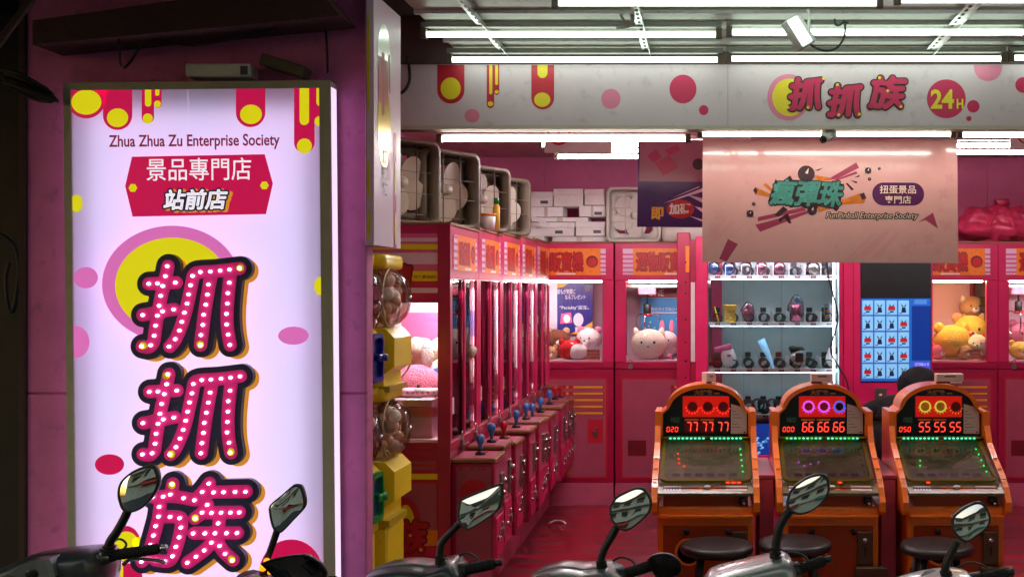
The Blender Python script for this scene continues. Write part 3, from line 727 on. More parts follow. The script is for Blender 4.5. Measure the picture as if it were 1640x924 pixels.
# ------------------------------------------------------------------ hanging boards inside the front
BD = 5.36; BS = F/BD
bn = thing('acrylic_board', 'glossy pink hanging board with teal characters and a purple pill', 'sign', W(1329, 321, BD), rot=(R(-3.4), R(.25), 0))
def ba(px, py): return ((px-1329)/BS, (321-py)/BS)
M['acrylic'] = mat('acrylic', (230, 172, 168), .2, var=.07, scale=3, dirt=.12, coat=1., spec=.8, bump=.02, bscale=3)
M['bn_pale'] = mat('bn_pale', (222, 160, 160), .2, var=.05); M['bn_mauve'] = mat('bn_mauve', (170, 66, 96), .2, var=.08); M['bn_teal'] = mat('bn_teal', (78, 150, 138), .25, var=.15, scale=20)
M['bn_dark'] = mat('bn_dark', (66, 40, 50), .25); M['bn_purple'] = mat('bn_purple', (92, 34, 86), .22); M['bn_cream'] = mat('bn_cream', (240, 208, 190), .3); M['bn_orange'] = mat('bn_orange', (214, 120, 40), .25, var=.2, scale=20)
l0, t0 = ba(1125, 222); r0, b0 = ba(1534, 421)
bb = box('board', bn, M['acrylic'], l0, r0, 0, .006, b0, t0, .0015, 1)
for x in (1170, 1490): tube('hanger', bn, M['steel'], [(ba(x, 0)[0], .003, t0-.003), (ba(x, 0)[0], .003, t0+.06)], .002, 5)
BP = Plane((0, 0, 0))
def bprint(name, m, pts, k): flat(name, bb, M[m], BP, clip([ba(*p) for p in pts], l0+.002, r0-.002, b0+.002, t0-.002), h=.0006*k)
def bz(pts): return [(1190+x/5.29, 240+y/5.29) for x, y in pts]
def cross(cx, cyy, r, a): 
    o = []; w = r*.32
    for k in range(4):
        t = a+k*math.pi/2
        for u, v_ in ((w, w), (r, w), (r, -w)): o.append((cx+u*math.cos(t)-v_*math.sin(t)*1.0, cyy+u*math.sin(t)+v_*math.cos(t))) if False else None
    pts = [(w, w), (w, r), (-w, r), (-w, w), (-r, w), (-r, -w), (-w, -w), (-w, -r), (w, -r), (w, -w), (r, -w), (r, w)]
    return [(cx+x*math.cos(a)-y*math.sin(a), cyy+x*math.sin(a)+y*math.cos(a)) for x, y in pts]
for cx, cyy, r in ((1152, 345, 12), (1144, 372, 10), (1176, 252, 9), (1165, 240, 8), (1219, 245, 10), (1488, 383, 10), (1503, 400, 8), (1451, 400, 11), (1427, 416, 8), (1517, 362, 9), (1508, 355, 5), (1511, 310, 10), (1521, 285, 8), (1506, 336, 4), (1158, 322, 4)): bprint('print_cross', 'bn_pale', cross(cx, cyy, r, .65), 1)
for p in ([(1128, 410), (1128, 398), (1172, 352), (1178, 356)], [(1130, 385), (1162, 348), (1166, 350), (1136, 384)], [(1360, 420), (1420, 366), (1432, 364), (1390, 410)], [(1392, 414), (1436, 372), (1440, 374), (1408, 414)], [(1352, 418), (1398, 374), (1400, 375), (1360, 418)]): bprint('print_streak', 'bn_pale', p, 1)
for p in ([(1152, 416), (1166, 384), (1182, 392), (1164, 420)], [(1470, 356), (1494, 340), (1502, 366), (1482, 352)]): bprint('print_shard', 'bn_mauve', p, 1)
for p in ([(125, 575), (500, 490), (540, 515), (125, 610)], [(105, 640), (540, 520), (560, 535), (145, 700)], [(700, 260), (960, 105), (985, 150), (800, 245)], [(740, 268), (960, 180), (970, 200), (790, 262)]): bprint('print_plank', 'bn_mauve', bz(p), 2)
for p in ([(90, 350), (110, 320), (250, 385), (240, 410), (105, 380)], [(170, 300), (195, 285), (270, 350), (255, 375)], [(830, 425), (990, 368), (1040, 410), (1025, 452), (830, 465)]): bprint('print_tube', 'bn_orange', bz(p), 2)
for p in ([(85, 345), (105, 318), (125, 345), (108, 385)], [(985, 375), (1025, 362), (1045, 410), (1010, 425)], [(265, 555), (340, 480), (380, 510), (300, 570)], [(300, 590), (380, 540), (410, 625), (390, 628), (350, 580), (310, 620)], [(870, 285), (885, 280), (940, 335), (920, 345)], [(905, 255), (970, 270), (960, 285)], [(940, 235), (990, 210), (985, 228)], [(605, 175), (680, 150), (640, 178)]): bprint('print_fragment', 'bn_dark', bz(p), 3)
bprint('print_burst', 'bn_dark', bz([(210, 445), (275, 250), (310, 285), (400, 218), (420, 255), (600, 262), (860, 290), (830, 350), (850, 345), (810, 500), (790, 525), (760, 500), (520, 500), (480, 470), (400, 495), (380, 465), (275, 468), (310, 440)]), 3)
a, b = ba(*bz([(225, 495)])[0]); c, d = ba(*bz([(850, 255)])[0])
grown_text('lettering_outline', bb, M['print_black'], BP, '瘋彈珠', a+.004, c-.004, b+.012, d-.004, .0024, .075, shear=.25, rot=-.03)
grown_text('lettering', bb, M['bn_teal'], BP, '瘋彈珠', a+.004, c-.004, b+.012, d-.004, .003, .032, shear=.25, rot=-.03)
for cx, cyy, r in ((535, 205, 72), (585, 515, 42), (60, 545, 30), (90, 463, 15), (1060, 175, 28), (1072, 247, 15), (1155, 157, 13)):
    bprint('print_bomb', 'bn_dark', bz(circ(cx, cyy, r, n=20)), 5); bprint('print_glint', 'bn_cream', bz([(cx-r*.15, cyy-r*.1), (cx+r*.3, cyy-r*.7), (cx+r*.2, cyy)]), 6)
    if r < 40 and r > 20:
        for k in range(4): bprint('print_spike', 'bn_dark', bz([(cx+r*.7*math.cos(k*1.57+.78+.2), cyy+r*.7*math.sin(k*1.57+.78+.2)), (cx+r*1.6*math.cos(k*1.57+.78), cyy+r*1.6*math.sin(k*1.57+.78)), (cx+r*.7*math.cos(k*1.57+.58), cyy+r*.7*math.sin(k*1.57+.58))]), 4)
for p in ([(605, 215), (760, 240), (640, 280)], [(630, 480), (720, 500), (640, 530)]): bprint('print_flame', 'bn_orange', bz(p), 4)
bprint('print_pill', 'bn_purple', rrect(1397, 1480, 292, 329, 18, 8), 2)
for body, x0, x1, y0, y1 in (('扭蛋景品', 1409, 1467, 296.5, 310), ('專門店', 1417, 1459, 313.5, 326)):
    a, b = ba(x0, y1); c, d = ba(x1, y0); text('lettering', bb, M['bn_cream'], BP, body, a, c, b, d, h=.002, bold=.012)
a, b = ba(1323, 353); c, d = ba(1470, 340)
grown_text('lettering_outline', bb, M['print_black'], BP, 'FunPinball Enterprise Society', a, c, b+.002, d-.002, .0012, .13, shear=.25); text('lettering', bb, M['bn_cream'], BP, 'FunPinball Enterprise Society', a, c, b+.002, d-.002, h=.002, shear=.25)

PD = 6.05; PS = F/PD
pb = thing('purple_board', 'purple and mauve hanging board half hidden behind the pink board', 'sign', W(1076, 294, PD), rot=(0, R(.5), 0))
def pa(px, py): return ((px-1076)/PS, (294-py)/PS)
M['pu_dark'] = mat('pu_dark', (74, 26, 104), .2, var=.1); M['pu_mauve'] = mat('pu_mauve', (158, 104, 124), .2, var=.1); M['pu_red'] = mat('pu_red', (190, 30, 40), .25, var=.2, scale=30)
l1, t1 = pa(1021, 224); r1, b1 = pa(1240, 364)
pbd = box('board', pb, M['pu_mauve'], l1, r1, 0, .006, b1, t1); PP = Plane((0, 0, 0))
def pprint(name, m, pts, k): flat(name, pbd, M[m], PP, clip([pa(*p) for p in pts], l1+.001, r1-.001, b1+.001, t1-.001), h=.0006*k)
pprint('print_band', 'pu_dark', rect(1021, 1240, 291, 370), 1); pprint('edge_band', 'pu_dark', rect(1021, 1024, 224, 291), 1)
for p in ([(1048, 262), (1072, 250), (1086, 268), (1062, 282)], [(1036, 250), (1050, 240), (1060, 252), (1046, 262)], [(1064, 240), (1084, 232), (1090, 240), (1070, 250)]): pprint('print_shard', 'pu_dark2' if 0 else 'bn_mauve', p, 1)
pprint('print_blob', 'pu_red', circ(1090, 335, 22, 15), 2); pprint('print_bomb', 'bn_dark', circ(1118, 263, 9, 9), 2)
for p in ([(1063, 326), (1128, 300), (1128, 306)], [(1075, 318), (1120, 298), (1120, 300)], [(1105, 346), (1128, 352), (1128, 356)], [(1100, 312), (1128, 318), (1128, 326)], [(1112, 330), (1128, 334), (1128, 342)]): pprint('print_streak', 'print_lilac', p, 3)
for body, m_, x0, x1, y0, y1 in (('即', 'print_gold', 1043, 1063, 332, 352), ('加碼', 'print_white', 1072, 1106, 326, 344)):
    a, b = pa(x0, y1); c, d = pa(x1, y0); text('lettering', pbd, M[m_], PP, body, a, c, b, d, h=.003, bold=.04)
for x in (1030, 1200): tube('hanger', pb, M['steel'], [(pa(x, 0)[0], .003, t1-.002), (pa(x, 0)[0], .003, 2.785-pb.location.z)], .002, 5)

ns = thing('prohibition_sign', 'small white hanging sign with the lower arc of a red circle', 'sign', W(926, 228, 5.9))
s = 5.9/F; box('board', ns, M['shelf_white'], -54*s, 54*s, 0, .015, -17*s, 26*s, .002, 1)
NP = Plane((0, -.0005, 0)); o_, i_ = circ(-31*s, 14*s, 19*s, n=28), circ(-31*s, 14*s, 15*s, n=28); frame('print_ring', ns, M['print_red'], o_, i_, NP, 0, .0006)
pl_ = [(-40*s, 24*s), (-37*s, 26*s), (-20*s, 4*s), (-23*s, 2*s)]; flat('print_bar', ns, M['print_red'], NP, pl_, h=.0007)
for x in (-30, 32): tube('hanger', ns, M['steel'], [(x*s, .007, 26*s-.002), (x*s, .007, 2.785-ns.location.z)], .0025, 5)
ns2 = thing('small_white_sign', 'small white hanging sign cut off by the right picture edge', 'sign', W(1660, 230, 5.9))
box('board', ns2, M['shelf_white'], -42*s, 54*s, 0, .015, -10*s, 14*s, .002, 1); frame('print_ring', ns2, M['print_red'], circ(-16*s, 14*s, 15*s, n=24), circ(-16*s, 13*s, 12*s, n=24), NP, 0, .0006)
for x in (-30, 32): tube('hanger', ns2, M['steel'], [(x*s, .007, 14*s-.002), (x*s, .007, 2.785-ns2.location.z)], .0025, 5)

# ------------------------------------------------------------------ claw machines
SEG = {}
def padlock(parent, p, pl_u=(1, 0, 0), s=1.):
    pl = Plane(p, pl_u, (0, 0, 1)); b = flat('padlock', parent, M['steel'], pl, rrect(-.016*s, .016*s, -.05*s, -.012*s, .005), h=.014, t=.014)
    tube('shackle', b, M['chrome'], [pl.p(x*s, y*s, .007) for x, y in ((-.011, -.012), (-.011, .012), (-.006, .02), (.006, .02), (.011, .012), (.011, -.012))], .003, 6)
    return b

def console(parent, cx, ztop, knob, zlow=.34, w=.25, dep=.2, deco=True, coin=True):
    c = box('console', parent, M['body_crimson'], cx-w/2, cx+w/2, -dep, .004, zlow, ztop-.02, .006, 1)
    t = box('console_top', c, M['brown_top'], cx-w/2-.008, cx+w/2+.008, -dep-.008, .002, ztop-.02, ztop, .004, 1)
    box('top_sheet', c, M['panel_mauve'], cx-w/2+.004, cx+w/2-.004, -dep+.004, -.004, ztop, ztop+.0015)
    j = lathe('joystick', c, M['black'], [(.026, ztop), (.024, ztop+.012), (.010, ztop+.018), (.008, ztop+.02)], (cx, -dep*.55, 0), seg=14)
    lathe('knob', j, M[knob], [(.008, ztop+.018), (.011, ztop+.045), (.019, ztop+.065), (.021, ztop+.08), (.016, ztop+.094), (.006, ztop+.1)], (cx, -dep*.55, 0), seg=14)
    lathe('button', c, M['print_red'], [(.013, ztop), (.013, ztop+.006), (.008, ztop+.009)], (cx+w*.3, -dep*.6, 0), seg=12)
    FPn = Plane((cx, -dep-.0006, 0)); SPn = Plane((cx-w/2-.0006, 0, 0), (0, -1, 0), (0, 0, 1))
    flat('side_sheet', c, M['panel_mauve'], SPn, rect(.02, dep-.015, zlow+.02, ztop-.04), h=.0004)
    flat('side_disc', c, M['print_red'], SPn, circ(dep*.52, ztop-.17, dep*.36, n=24), h=.0009)
    for k in range(3): flat('screw', c, M['dark'], SPn, circ(.04+k*.055, ztop-.05, .004, n=8), h=.0012)
    flat('front_sheet', c, M['panel_mauve'], FPn, rect(-w/2+.02, w/2-.02, zlow+.02, ztop-.04), h=.0004)
    if coin:
        cm = box('coin_mechanism', c, M['steel'], cx+.01, cx+.075, -dep-.012, -dep, ztop-.26, ztop-.09, .003, 1)
        cyl('coin_knob', cm, M['chrome'], (cx+.042, -dep-.012, ztop-.13), (cx+.042, -dep-.03, ztop-.13), .014, seg=10)
        cyl('coin_knob', cm, M['chrome'], (cx+.042, -dep-.012, ztop-.19), (cx+.042, -dep-.024, ztop-.19), .012, seg=10)
        box('coin_slot', cm, M['black'], cx+.035, cx+.05, -dep-.0135, -dep-.0121, ztop-.25, ztop-.215)
        dr = box('cash_door', c, M['body_pink'], cx-.09, cx+.09, -dep-.006, -dep, zlow+.03, ztop-.29, .003, 1)
        padlock(dr, (cx+.04, -dep-.006, zlow+.16))
        cyl('lock', dr, M['chrome'], (cx-.05, -dep-.006, zlow+.12), (cx-.05, -dep-.018, zlow+.12), .012, seg=10)
    return c

def claw(parent, x, y, z, s=1.):
    c = thing_part('claw', parent, M['black'], x, y, z, s); return c
def thing_part(name, parent, m, x, y, z, s):
    h = lathe(name, parent, m, [(.02*s, .10*s), (.03*s, .09*s), (.03*s, .02*s), (.022*s, 0)], (x, y, z), seg=12)
    cyl('claw_ring', h, M['red_knob'], (x, y, z+.02*s), (x, y, z+.0*s), .036*s, seg=14)
    for k in range(3):
        a = k*2.094+.4; c_, s_ = math.cos(a), math.sin(a)
        tube('prong', h, M['chrome'], spline([(x+c_*r*s, y+s_*r*s, z+q*s) for r, q in ((.025, .015), (.09, .01), (.115, -.05), (.10, -.12), (.055, -.165), (.03, -.17))], 3), .0055*s, 6)
    return h

_ht = {}
def header_text(par, HP, x0, x1, z0, z1):
    k = (round(x1-x0, 3), round(z1-z0, 4))
    for nm, m_, g, h in (('lettering_outline', 'print_maroon', .05, .0042), ('lettering', 'sign_red', .018, .005)):
        if (k, nm) not in _ht:
            o = grown_text(nm, par, M[m_], Plane((0, 0, 0)), '選物販賣機', 0, x1-x0, 0, z1-z0, 0, g); _ht[(k, nm)] = o.data
            o.location = HP.p(x0, z0, h)
        else: link(nm, _ht[(k, nm)], None, par, loc=HP.p(x0, z0, h))

def claw_machine(label, loc, rz, w=.8, D=.78, H=2.02, group=None, sill=1.09, top=1.72, light='cabinet_light', consoles=(), header=True, clawpos=None, side_row=False, plz=.17, detail=True):
    t = thing('claw_machine', label, 'claw machine', loc, rz, group)
    pk = M['body_pink']; cr = M['body_crimson']; hw = w/2-.002; pw = .05 if side_row else .085
    box('plinth', t, M['plinth_pink'], -hw, hw, .0 if side_row else .0, D, 0, plz)
    box('base_cabinet', t, cr, -hw, hw, .006, D, plz+.001, sill-.05, .006, 1)
    FPn = Plane((0, .005, 0))
    lp = flat('lower_panel', t, M['panel_mauve'], FPn, rect(-hw+.05, hw-.05, plz+.04, sill-.12), h=.004, t=.004)
    frame('panel_border', lp, M['print_red'], rect(-hw+.045, hw-.045, plz+.035, sill-.115), rect(-hw+.06, hw-.06, plz+.05, sill-.13), FPn, .0045, .0055)
    if detail:
        for k in range(5):
            z = sill-.19-k*.05
            b_ = flat('print_bar', lp, M['print_red'], FPn, rect(.02, hw-.07, z-.014, z+.014), h=.0055); flat('bar_core', b_, M['print_gold'], FPn, rrect(.10, hw-.08, z-.008, z+.008, .008, 3), h=.0065)
            flat('bar_dot', b_, M['print_gold'], FPn, circ(.055, z, .011, n=12), h=.0065)
        flat('print_bar', lp, M['print_orange'], FPn, rect(.02, .08, plz+.07, sill-.55), h=.005)
        flat('print_patch', lp, M['print_red'], FPn, rect(hw-.2, hw-.08, sill-.62, sill-.44), h=.0055)
        padlock(lp, (hw-.14, .001, sill-.52)); flat('print_patch', lp, M['print_maroon'], FPn, rect(-hw+.1, -hw+.24, sill-.72, sill-.60), h=.0055)
    box('sill', t, cr, -hw, hw, .0, D, sill-.049, sill-.001, .004, 1)
    for sx in (-1, 1):
        x0, x1 = sorted((sx*hw, sx*(hw-pw)))
        box('post', t, pk, x0, x1, 0, .016 if side_row else .05, sill, top, .004, 1)
        x0, x1 = sorted((sx*hw, sx*(hw-.04)))
        box('post', t, pk, x0, x1, D-.04, D, sill, top, .003, 1)
    if side_row: box('post', t, pk, -.014, .014, .0, .014, sill, top, .003, 1)
    hd = box('header', t, pk, -hw, hw, 0, D, top+.001, H-.012, .005, 1)
    box('top_board', t, M['brown_top'], -hw, hw, -.004, D, H-.0118, H)
    HP = Plane((0, -.001, 0)); hz0, hz1 = top+.045, H-.055
    if header:
        ps_ = flat('sign_panel', hd, M['print_lilac'], HP, rect(-hw+.06, hw-.06, hz0, hz1), h=.002, t=.002)
        for k in range(5): flat('print_stripe', ps_, M['print_pink'], HP, rect(-hw+.06, hw-.06, hz0+.012+k*.034, hz0+.026+k*.034), h=.0026)
        os_ = flat('orange_sign', ps_, M['sign_orange'], HP, rect(-hw+.14, hw-.10, hz0-.004, hz1+.002), h=.0034)
        header_text(os_, HP, -hw+.166, hw-.236, hz0+.026, hz1-.03)
        flat('print_disc', os_, M['print_maroon'], HP, circ(hw-.165, (hz0+hz1)/2, .046, n=20), h=.0042); flat('print_disc', os_, M['sign_red'], HP, circ(hw-.165, (hz0+hz1)/2-.004, .036, n=20), h=.005)
        flat('print_strip', os_, M['print_white'], HP, rrect(-.03, .12, hz0+.0, hz0+.012, .006, 3), h=.0044)
    box('back_panel', t, M['inner_pink'], -hw+.041, hw-.041, D-.05, D-.041, sill, top)
    box('prize_floor', t, M['inner_pink'], -hw+.01, hw-.01, .055, D-.05, sill-.0005, sill+.012)
    gp = box('glass_pane', t, M['glass'], -hw+pw, hw-pw, .017, .021, sill, top)
    for sx in (-1, 1): box('glass_pane', t, M['glass'], min(sx*(hw-.012), sx*(hw-.016)), max(sx*(hw-.012), sx*(hw-.016)), .051, D-.041, sill, top)
    if side_row:
        sp_ = box('side_poster', t, M['poster_light'], hw-.034, hw-.03, .08, D-.12, sill+.18, top-.05); flat('print_shape', sp_, M[('print_pink', 'blue_knob')[int(loc[1]*10) % 2]], Plane((hw-.0345, 0, 0), (0, -1, 0), (0, 0, 1)), rect(-.4, -.15, sill+.45, sill+.6), h=.0004); flat('print_shape', sp_, M['print_gold'], Plane((hw-.0345, 0, 0), (0, -1, 0), (0, 0, 1)), circ(-.22, sill+.35, .07, n=20), h=.0005)
        box('price_note', t, M['paper'], -hw+.07, -hw+.15, .0155, .0166, sill+.12, sill+.2); box('valance', t, cr, -hw+pw+.001, hw-pw-.001, .031, .05, top-.04, top-.0005)
    # lit strip inside under the header
    box('light_strip', t, M[light], -hw+.1, hw-.1, .07, .17 if side_row else .10, top-.012, top-.001)
    if clawpos:
        cx, cyy, cz = clawpos
        r_ = box('gantry_rail', t, M['steel'], -hw+.02, hw-.02, cyy-.012, cyy+.012, top-.05, top-.03)
        g_ = box('gantry_carriage', t, M['print_softpink'], cx-.07, cx+.07, cyy-.06, cyy+.06, top-.11, top-.051, .006, 1)
        tube('claw_cord', g_, M['black'], [(cx, cyy, top-.11), (cx, cyy, cz+.09)], .008, 6); thing_part('claw', g_, M['black'], cx, cyy, cz, 1.)
    for a in consoles: console(t, *a[:3], **(a[3] if len(a) > 3 else {}))
    padlock(t, (-hw+.12 if not side_row else -.1, -.001, sill-.0), s=1.3 if side_row else 1.); 
    if side_row: padlock(t, (.22, -.001, sill), s=1.3)
    return t
M['sign_orange'] = mat('sign_orange', (240, 128, 26), .4, var=.15, scale=40, emit=.10, ecol=(255, 120, 20), sample=False)
M['sign_red'] = mat('sign_red', (206, 24, 30), .4, var=.1, emit=.05, ecol=(220, 20, 20), sample=False)

GS, GB = 'claw machines along the left aisle', 'claw machines against the back wall'
RX = -1.2; mw = .655
knobs = [('blue_knob', 'blue_knob'), ('red_knob', 'blue_knob'), ('blue_knob', 'blue_knob'), ('blue_knob', 'blue_knob'), ('red_knob', 'red_knob')]
slabels = ['front claw machine of the left aisle, its striped end facing the street', 'second claw machine from the street in the left aisle', 'middle claw machine of the left aisle', 'fourth claw machine from the street in the left aisle', 'last claw machine of the left aisle, in the back corner']
side = []
for i in range(5):
    yc = 5.13+mw*(i+.5)
    side.append(claw_machine(slabels[i], (RX, yc, 0), R(90), mw, .78, 1.965+.014*i, GS, .93, 1.70, 'cabinet_light', ((-.165, .85+(.0, -.012, .02, -.01, .012)[i], knobs[i][0], dict(dep=(.2, .185, .21, .19, .2)[i], w=.24)), (.165, .85+(.015, .01, -.015, .01, -.01)[i], knobs[i][1], dict(dep=(.18, .205, .185, .21, .19)[i], w=.235))), clawpos=(-.16, .34, 1.38) if i < 2 else (.0, .3, 1.4), side_row=True, plz=.2, detail=(i == 0)))
# printed end of the front machine, facing the street
t = side[0]; EP = Plane((-mw/2+.001, 0, 0), (0, -1, 0), (0, 0, 1)); es = 5.13/F
def ea(px, py): return ((px-VX)*es+1.2, CAMZ-(py-VY)*es)
def eprint(name, par, m, x0, x1, y0, y1, k): (a, b), (c, d) = ea(x0, y1), ea(x1, y0); return flat(name, par, M[m], EP, rect(a, c, b, d), h=.0008*k)
hp = box('end_header', t, M['print_lilac'], -mw/2-.004, -mw/2+.0015, .055, .72, ea(0, 485)[1], ea(0, 374)[1])
EP = Plane((-mw/2-.004, 0, 0), (0, -1, 0), (0, 0, 1))
for m_, y0, y1 in (('print_pink', 374, 381), ('print_lilac', 381, 387), ('print_pink', 387, 391), ('print_yellow', 391, 399.5), ('print_pink', 399.5, 405), ('print_lilac', 405, 423), ('print_pink', 423, 433), ('print_crimson', 433, 461), ('print_lilac', 461, 469), ('print_crimson', 469, 485)): eprint('print_stripe', hp, m_, 520, 702, y0, y1, 1)
q = eprint('print_plate', hp, 'print_yellow', 659, 701, 434, 450, 2); (a, b), (c, d) = ea(663, 447), ea(699, 441); text('lettering', q, M['print_red'], EP, '選物販賣機', a, c, b, d, h=.0024, bold=.06)
small = lambda x, y: ea(x, y)
small_letter(ZU, BXU, 625, 664, 420, 456, 0, [], hp, ea, EP, .002, ('print_red', 'print_maroon'))
box('end_post', t, M['body_crimson'], -mw/2-.012, -mw/2, -.004, .055, .0, 1.955)
lw = box('end_panel', t, M['panel_mauve'], -mw/2-.004, -mw/2+.0055, .06, .72, .21, ea(0, 738)[1])
for m_, y0, y1 in (('print_red', 742, 746), ('print_red', 752, 758), ('print_yellow', 758, 767), ('print_red', 767, 773), ('print_crimson', 873, 898), ('print_orange', 848, 873)): eprint('print_stripe', lw, m_, 520, 702, y0, y1, 1)
(a, b) = ea(650, 838); flat('print_disc', lw, M['print_red'], EP, circ(a, b, 24*es, 44*es*.95, 32), h=.0016); flat('print_disc', lw, M['print_yellow'], EP, circ(a, b-.01, 15*es, 34*es, 32), h=.0024)
small_letter(ZU, BXU, 630, 690, 828, 888, 0, [(646, 838), (658, 856), (675, 879)], lw, ea, EP, .003, ('print_red', 'print_maroon'))
box('end_sill', t, M['body_crimson'], -mw/2-.006, -mw/2, .055, .78, ea(0, 737)[1], ea(0, 720)[1])

for i, (lb, px, lt, cons, cp) in enumerate((('left claw machine at the back with the dark blue poster', 896.5, 'cabinet_light', ((-.12, .93, 'blue_knob', dict(w=.22, dep=.14, coin=False)),), None), ('back claw machine with the blue poster, half hidden behind the snack vending machine', 1070.5, 'cabinet_light', ((.20, .93, 'blue_knob', dict(w=.2, dep=.14, coin=False)),), (-.18, .3, 1.45)),
      ('back claw machine full of yellow plush toys right of the touch screen', 1513.5, 'cabinet_light_warm', (), None), ('back claw machine at the right picture edge, with a hanging claw', 1685.5, 'cabinet_light', ((.05, .80, 'red_knob', dict(w=.22, dep=.14)),), (-.17, .3, 1.47)))):
    claw_machine(lb, ((px-VX)*8.4/F, 8.42, 0), 0, .828, .78, 2.03, GB, 1.10, 1.73, lt, cons, clawpos=cp)

# posters standing inside the machines
def poster(label, px0, px1, py0, py1, d, m, items, group='posters inside the claw machines'):
    a, b = W(px0, py1, d), W(px1, py0, d); t = thing('poster', label, 'poster', ((a.x+b.x)/2, d, a.z), 0, group); w_, h_ = (b.x-a.x)/2, b.z-a.z
    sh = box('sheet', t, m, -w_, w_, 0, .004, 0, h_); pl = Plane((0, 0, 0))
    for k, it in enumerate(items):
        if it[0] == 't': text('lettering', sh, M[it[2]], pl, it[1], it[3]*w_*2-w_, it[4]*w_*2-w_, it[5]*h_, it[6]*h_, h=.002+.0003*k)
        else: flat('print_shape', sh, M[it[2]], pl, clip([(x*w_*2-w_, y*h_) for x, y in it[1]], -w_, w_, 0, h_), h=.0006+.0003*k)
M['poster_navy'] = mat('poster_navy', (30, 44, 130), .35, var=.3, scale=6); M['poster_blue'] = mat('poster_blue', (70, 160, 222), .35, var=.1, scale=9); M['poster_maroon'] = mat('poster_maroon', (150, 20, 50), .35, var=.3, scale=14);
poster('dark blue poster with white and gold lettering in the left back machine', 868, 949, 453, 535, 8.9, M['poster_navy'],
       [('p', [(0, 0), (.3, 0), (.3, 1), (0, 1)], 'poster_light'), ('p', [(.3, 1), (.55, 1), (.42, .92), (.3, .9)], 'print_gold'), ('p', [(.55, 0), (1, .0), (1, .25), (.8, .12)], 'print_gold'), ('p', circ(.72, .28, .1, .13, 20), 'poster_light'), ('p', [(.36, .2), (.6, .22), (.57, .42), (.38, .40)], 'print_pink'), ('p', circ(.49, .3, .07, .08, 16), 'print_white'),
        ('t', '誰もが笑顔に', 'print_white', .30, .66, .78, .88), ('t', 'なるプレゼント', 'print_white', .46, .86, .68, .77), ('t', '“Peciality”誕生。', 'print_white', .35, .93, .47, .56), ('p', [(.66, .04), (.95, .04), (.95, .14), (.66, .14)], 'poster_light'), ('p', circ(.9, .90, .06, .07, 16), 'print_grey'), ('t', 'pc', 'print_navy', .2, .28, .06, .11)])
poster('light blue poster with white snow dots in the half hidden back machine', 1026, 1100, 477, 565, 8.95, M['poster_blue'],
       [('t', '特大サイズぬいぐるみ', 'print_white', .22, .98, .76, .83), ('p', [(.2, .72), (.98, .72), (.98, .74), (.2, .74)], 'print_white')]+[('p', circ(.12+.83*((k*.37) % 1), .06+.6*((k*.61) % 1), .02, .018, 10), 'print_white') for k in range(16)]+[('p', [(.72, .0), (1, 0), (1, .12), (.72, .12)], 'print_gold')])
poster('maroon poster reading ONE above the light blue poster', 1036, 1100, 452, 476.5, 8.96, M['poster_maroon'], [('t', 'ONE', 'print_white', .03, .42, .1, .5), ('t', '特大', 'print_lilac', .1, .38, .62, .92)])

# ------------------------------------------------------------------ plush toys
def plush(label, p, r, col, rz=0., ears='round', face=True, col2=None, tilt=0., body=True, group='plush prizes in the claw machines', cat='plush toy'):
    t = thing('plush_toy', label, cat, p, rz, group); c = M[col]; c2 = M[col2 or col]
    hz = r*1.55 if body else r*.9
    if body:
        ball('torso', t, c, (0, 0, r*.62), (r*.72, r*.62, r*.7), 18, 12, .04, 1)
        for sx in (-1, 1):
            ball('arm', t, c, (sx*r*.72, -r*.25, r*.75), (r*.24, r*.26, r*.38), 10, 7); ball('foot', t, c2, (sx*r*.42, -r*.6, r*.25), (r*.27, r*.34, r*.25), 10, 7)
    h = ball('head', t, c, (0, -r*.08, hz), (r*1.05, r*.9, r*.88), 24, 14, .028, int(p[0]*90))
    for sx in (-1, 1):
        if ears == 'round': ball('ear', h, c2, (sx*r*.75, 0, hz+r*.72), (r*.32, r*.18, r*.32), 10, 7)
        elif ears == 'long': ball('ear', h, c2, (sx*r*.45, 0, hz+r*1.25), (r*.24, r*.16, r*.62), 10, 8)
        else: cyl('ear', h, c2, (sx*r*.66, 0, hz+r*.45), (sx*r*.82, 0, hz+r*.95), r*.34, r*.05, 10)
        if face: ball('eye', h, M['black'], (sx*r*.36, -r*.90, hz+r*.12), (r*.075, r*.05, r*.085), 8, 6)
    if face:
        ball('muzzle', h, M['plush_white'] if col not in ('plush_white', 'plush_cream') else c, (0, -r*.82, hz-r*.2), ((r*.34, r*.22, r*.25) if body or col != 'plush_cream' else (r*.16, r*.10, r*.12)), 12, 8); ball('nose', h, M['plush_brown'], (0, -r*(1.03 if body or col != 'plush_cream' else .93), hz-r*.10), (r*.1, r*.06, r*.075), 8, 6)
    return t
def pp(px, py, d): q = W(px, py, d); return (q.x, q.y, q.z)
zf = 1.112; zs_ = .942
def onfl(px, d, z=zf): return ((px-VX)*d/F, d, z)
plush('round cream plush cat face looking out above the padlock', onfl(1039, 8.62), .135, 'plush_cream', 0, 'point', body=False)
plush('brown bear plush lying left of the red cloth plush', onfl(893, 8.8), .095, 'plush_brown', .3, col2='plush_tan')
plush('white and pink plush with long ears under the dark blue poster', onfl(944, 8.72), .10, 'plush_white', -.3, 'round', col2='plush_pink')
plush('plush in red lying in front of the brown bear', onfl(912, 8.6), .085, 'plush_red', .5, 'round', body=False, face=False)
plush('white plush belly-up beside the red plush', onfl(926, 8.56), .07, 'plush_white', .2, 'round', body=False, face=False)
plush('big yellow plush filling the left of the warm lit machine', onfl(1524, 8.66), .15, 'plush_yellow', .3, 'round', body=False, face=False)
plush('yellow bear plush sitting high in the warm lit machine', onfl(1554, 8.82), .14, 'plush_yellow', -.1, 'round', col2='plush_tan')
plush('tan cat plush on top of the yellow bear', (onfl(1560, 8.9)[0], 8.98, zf+.25), .10, 'plush_tan', .1, 'point', col2='plush_cream')
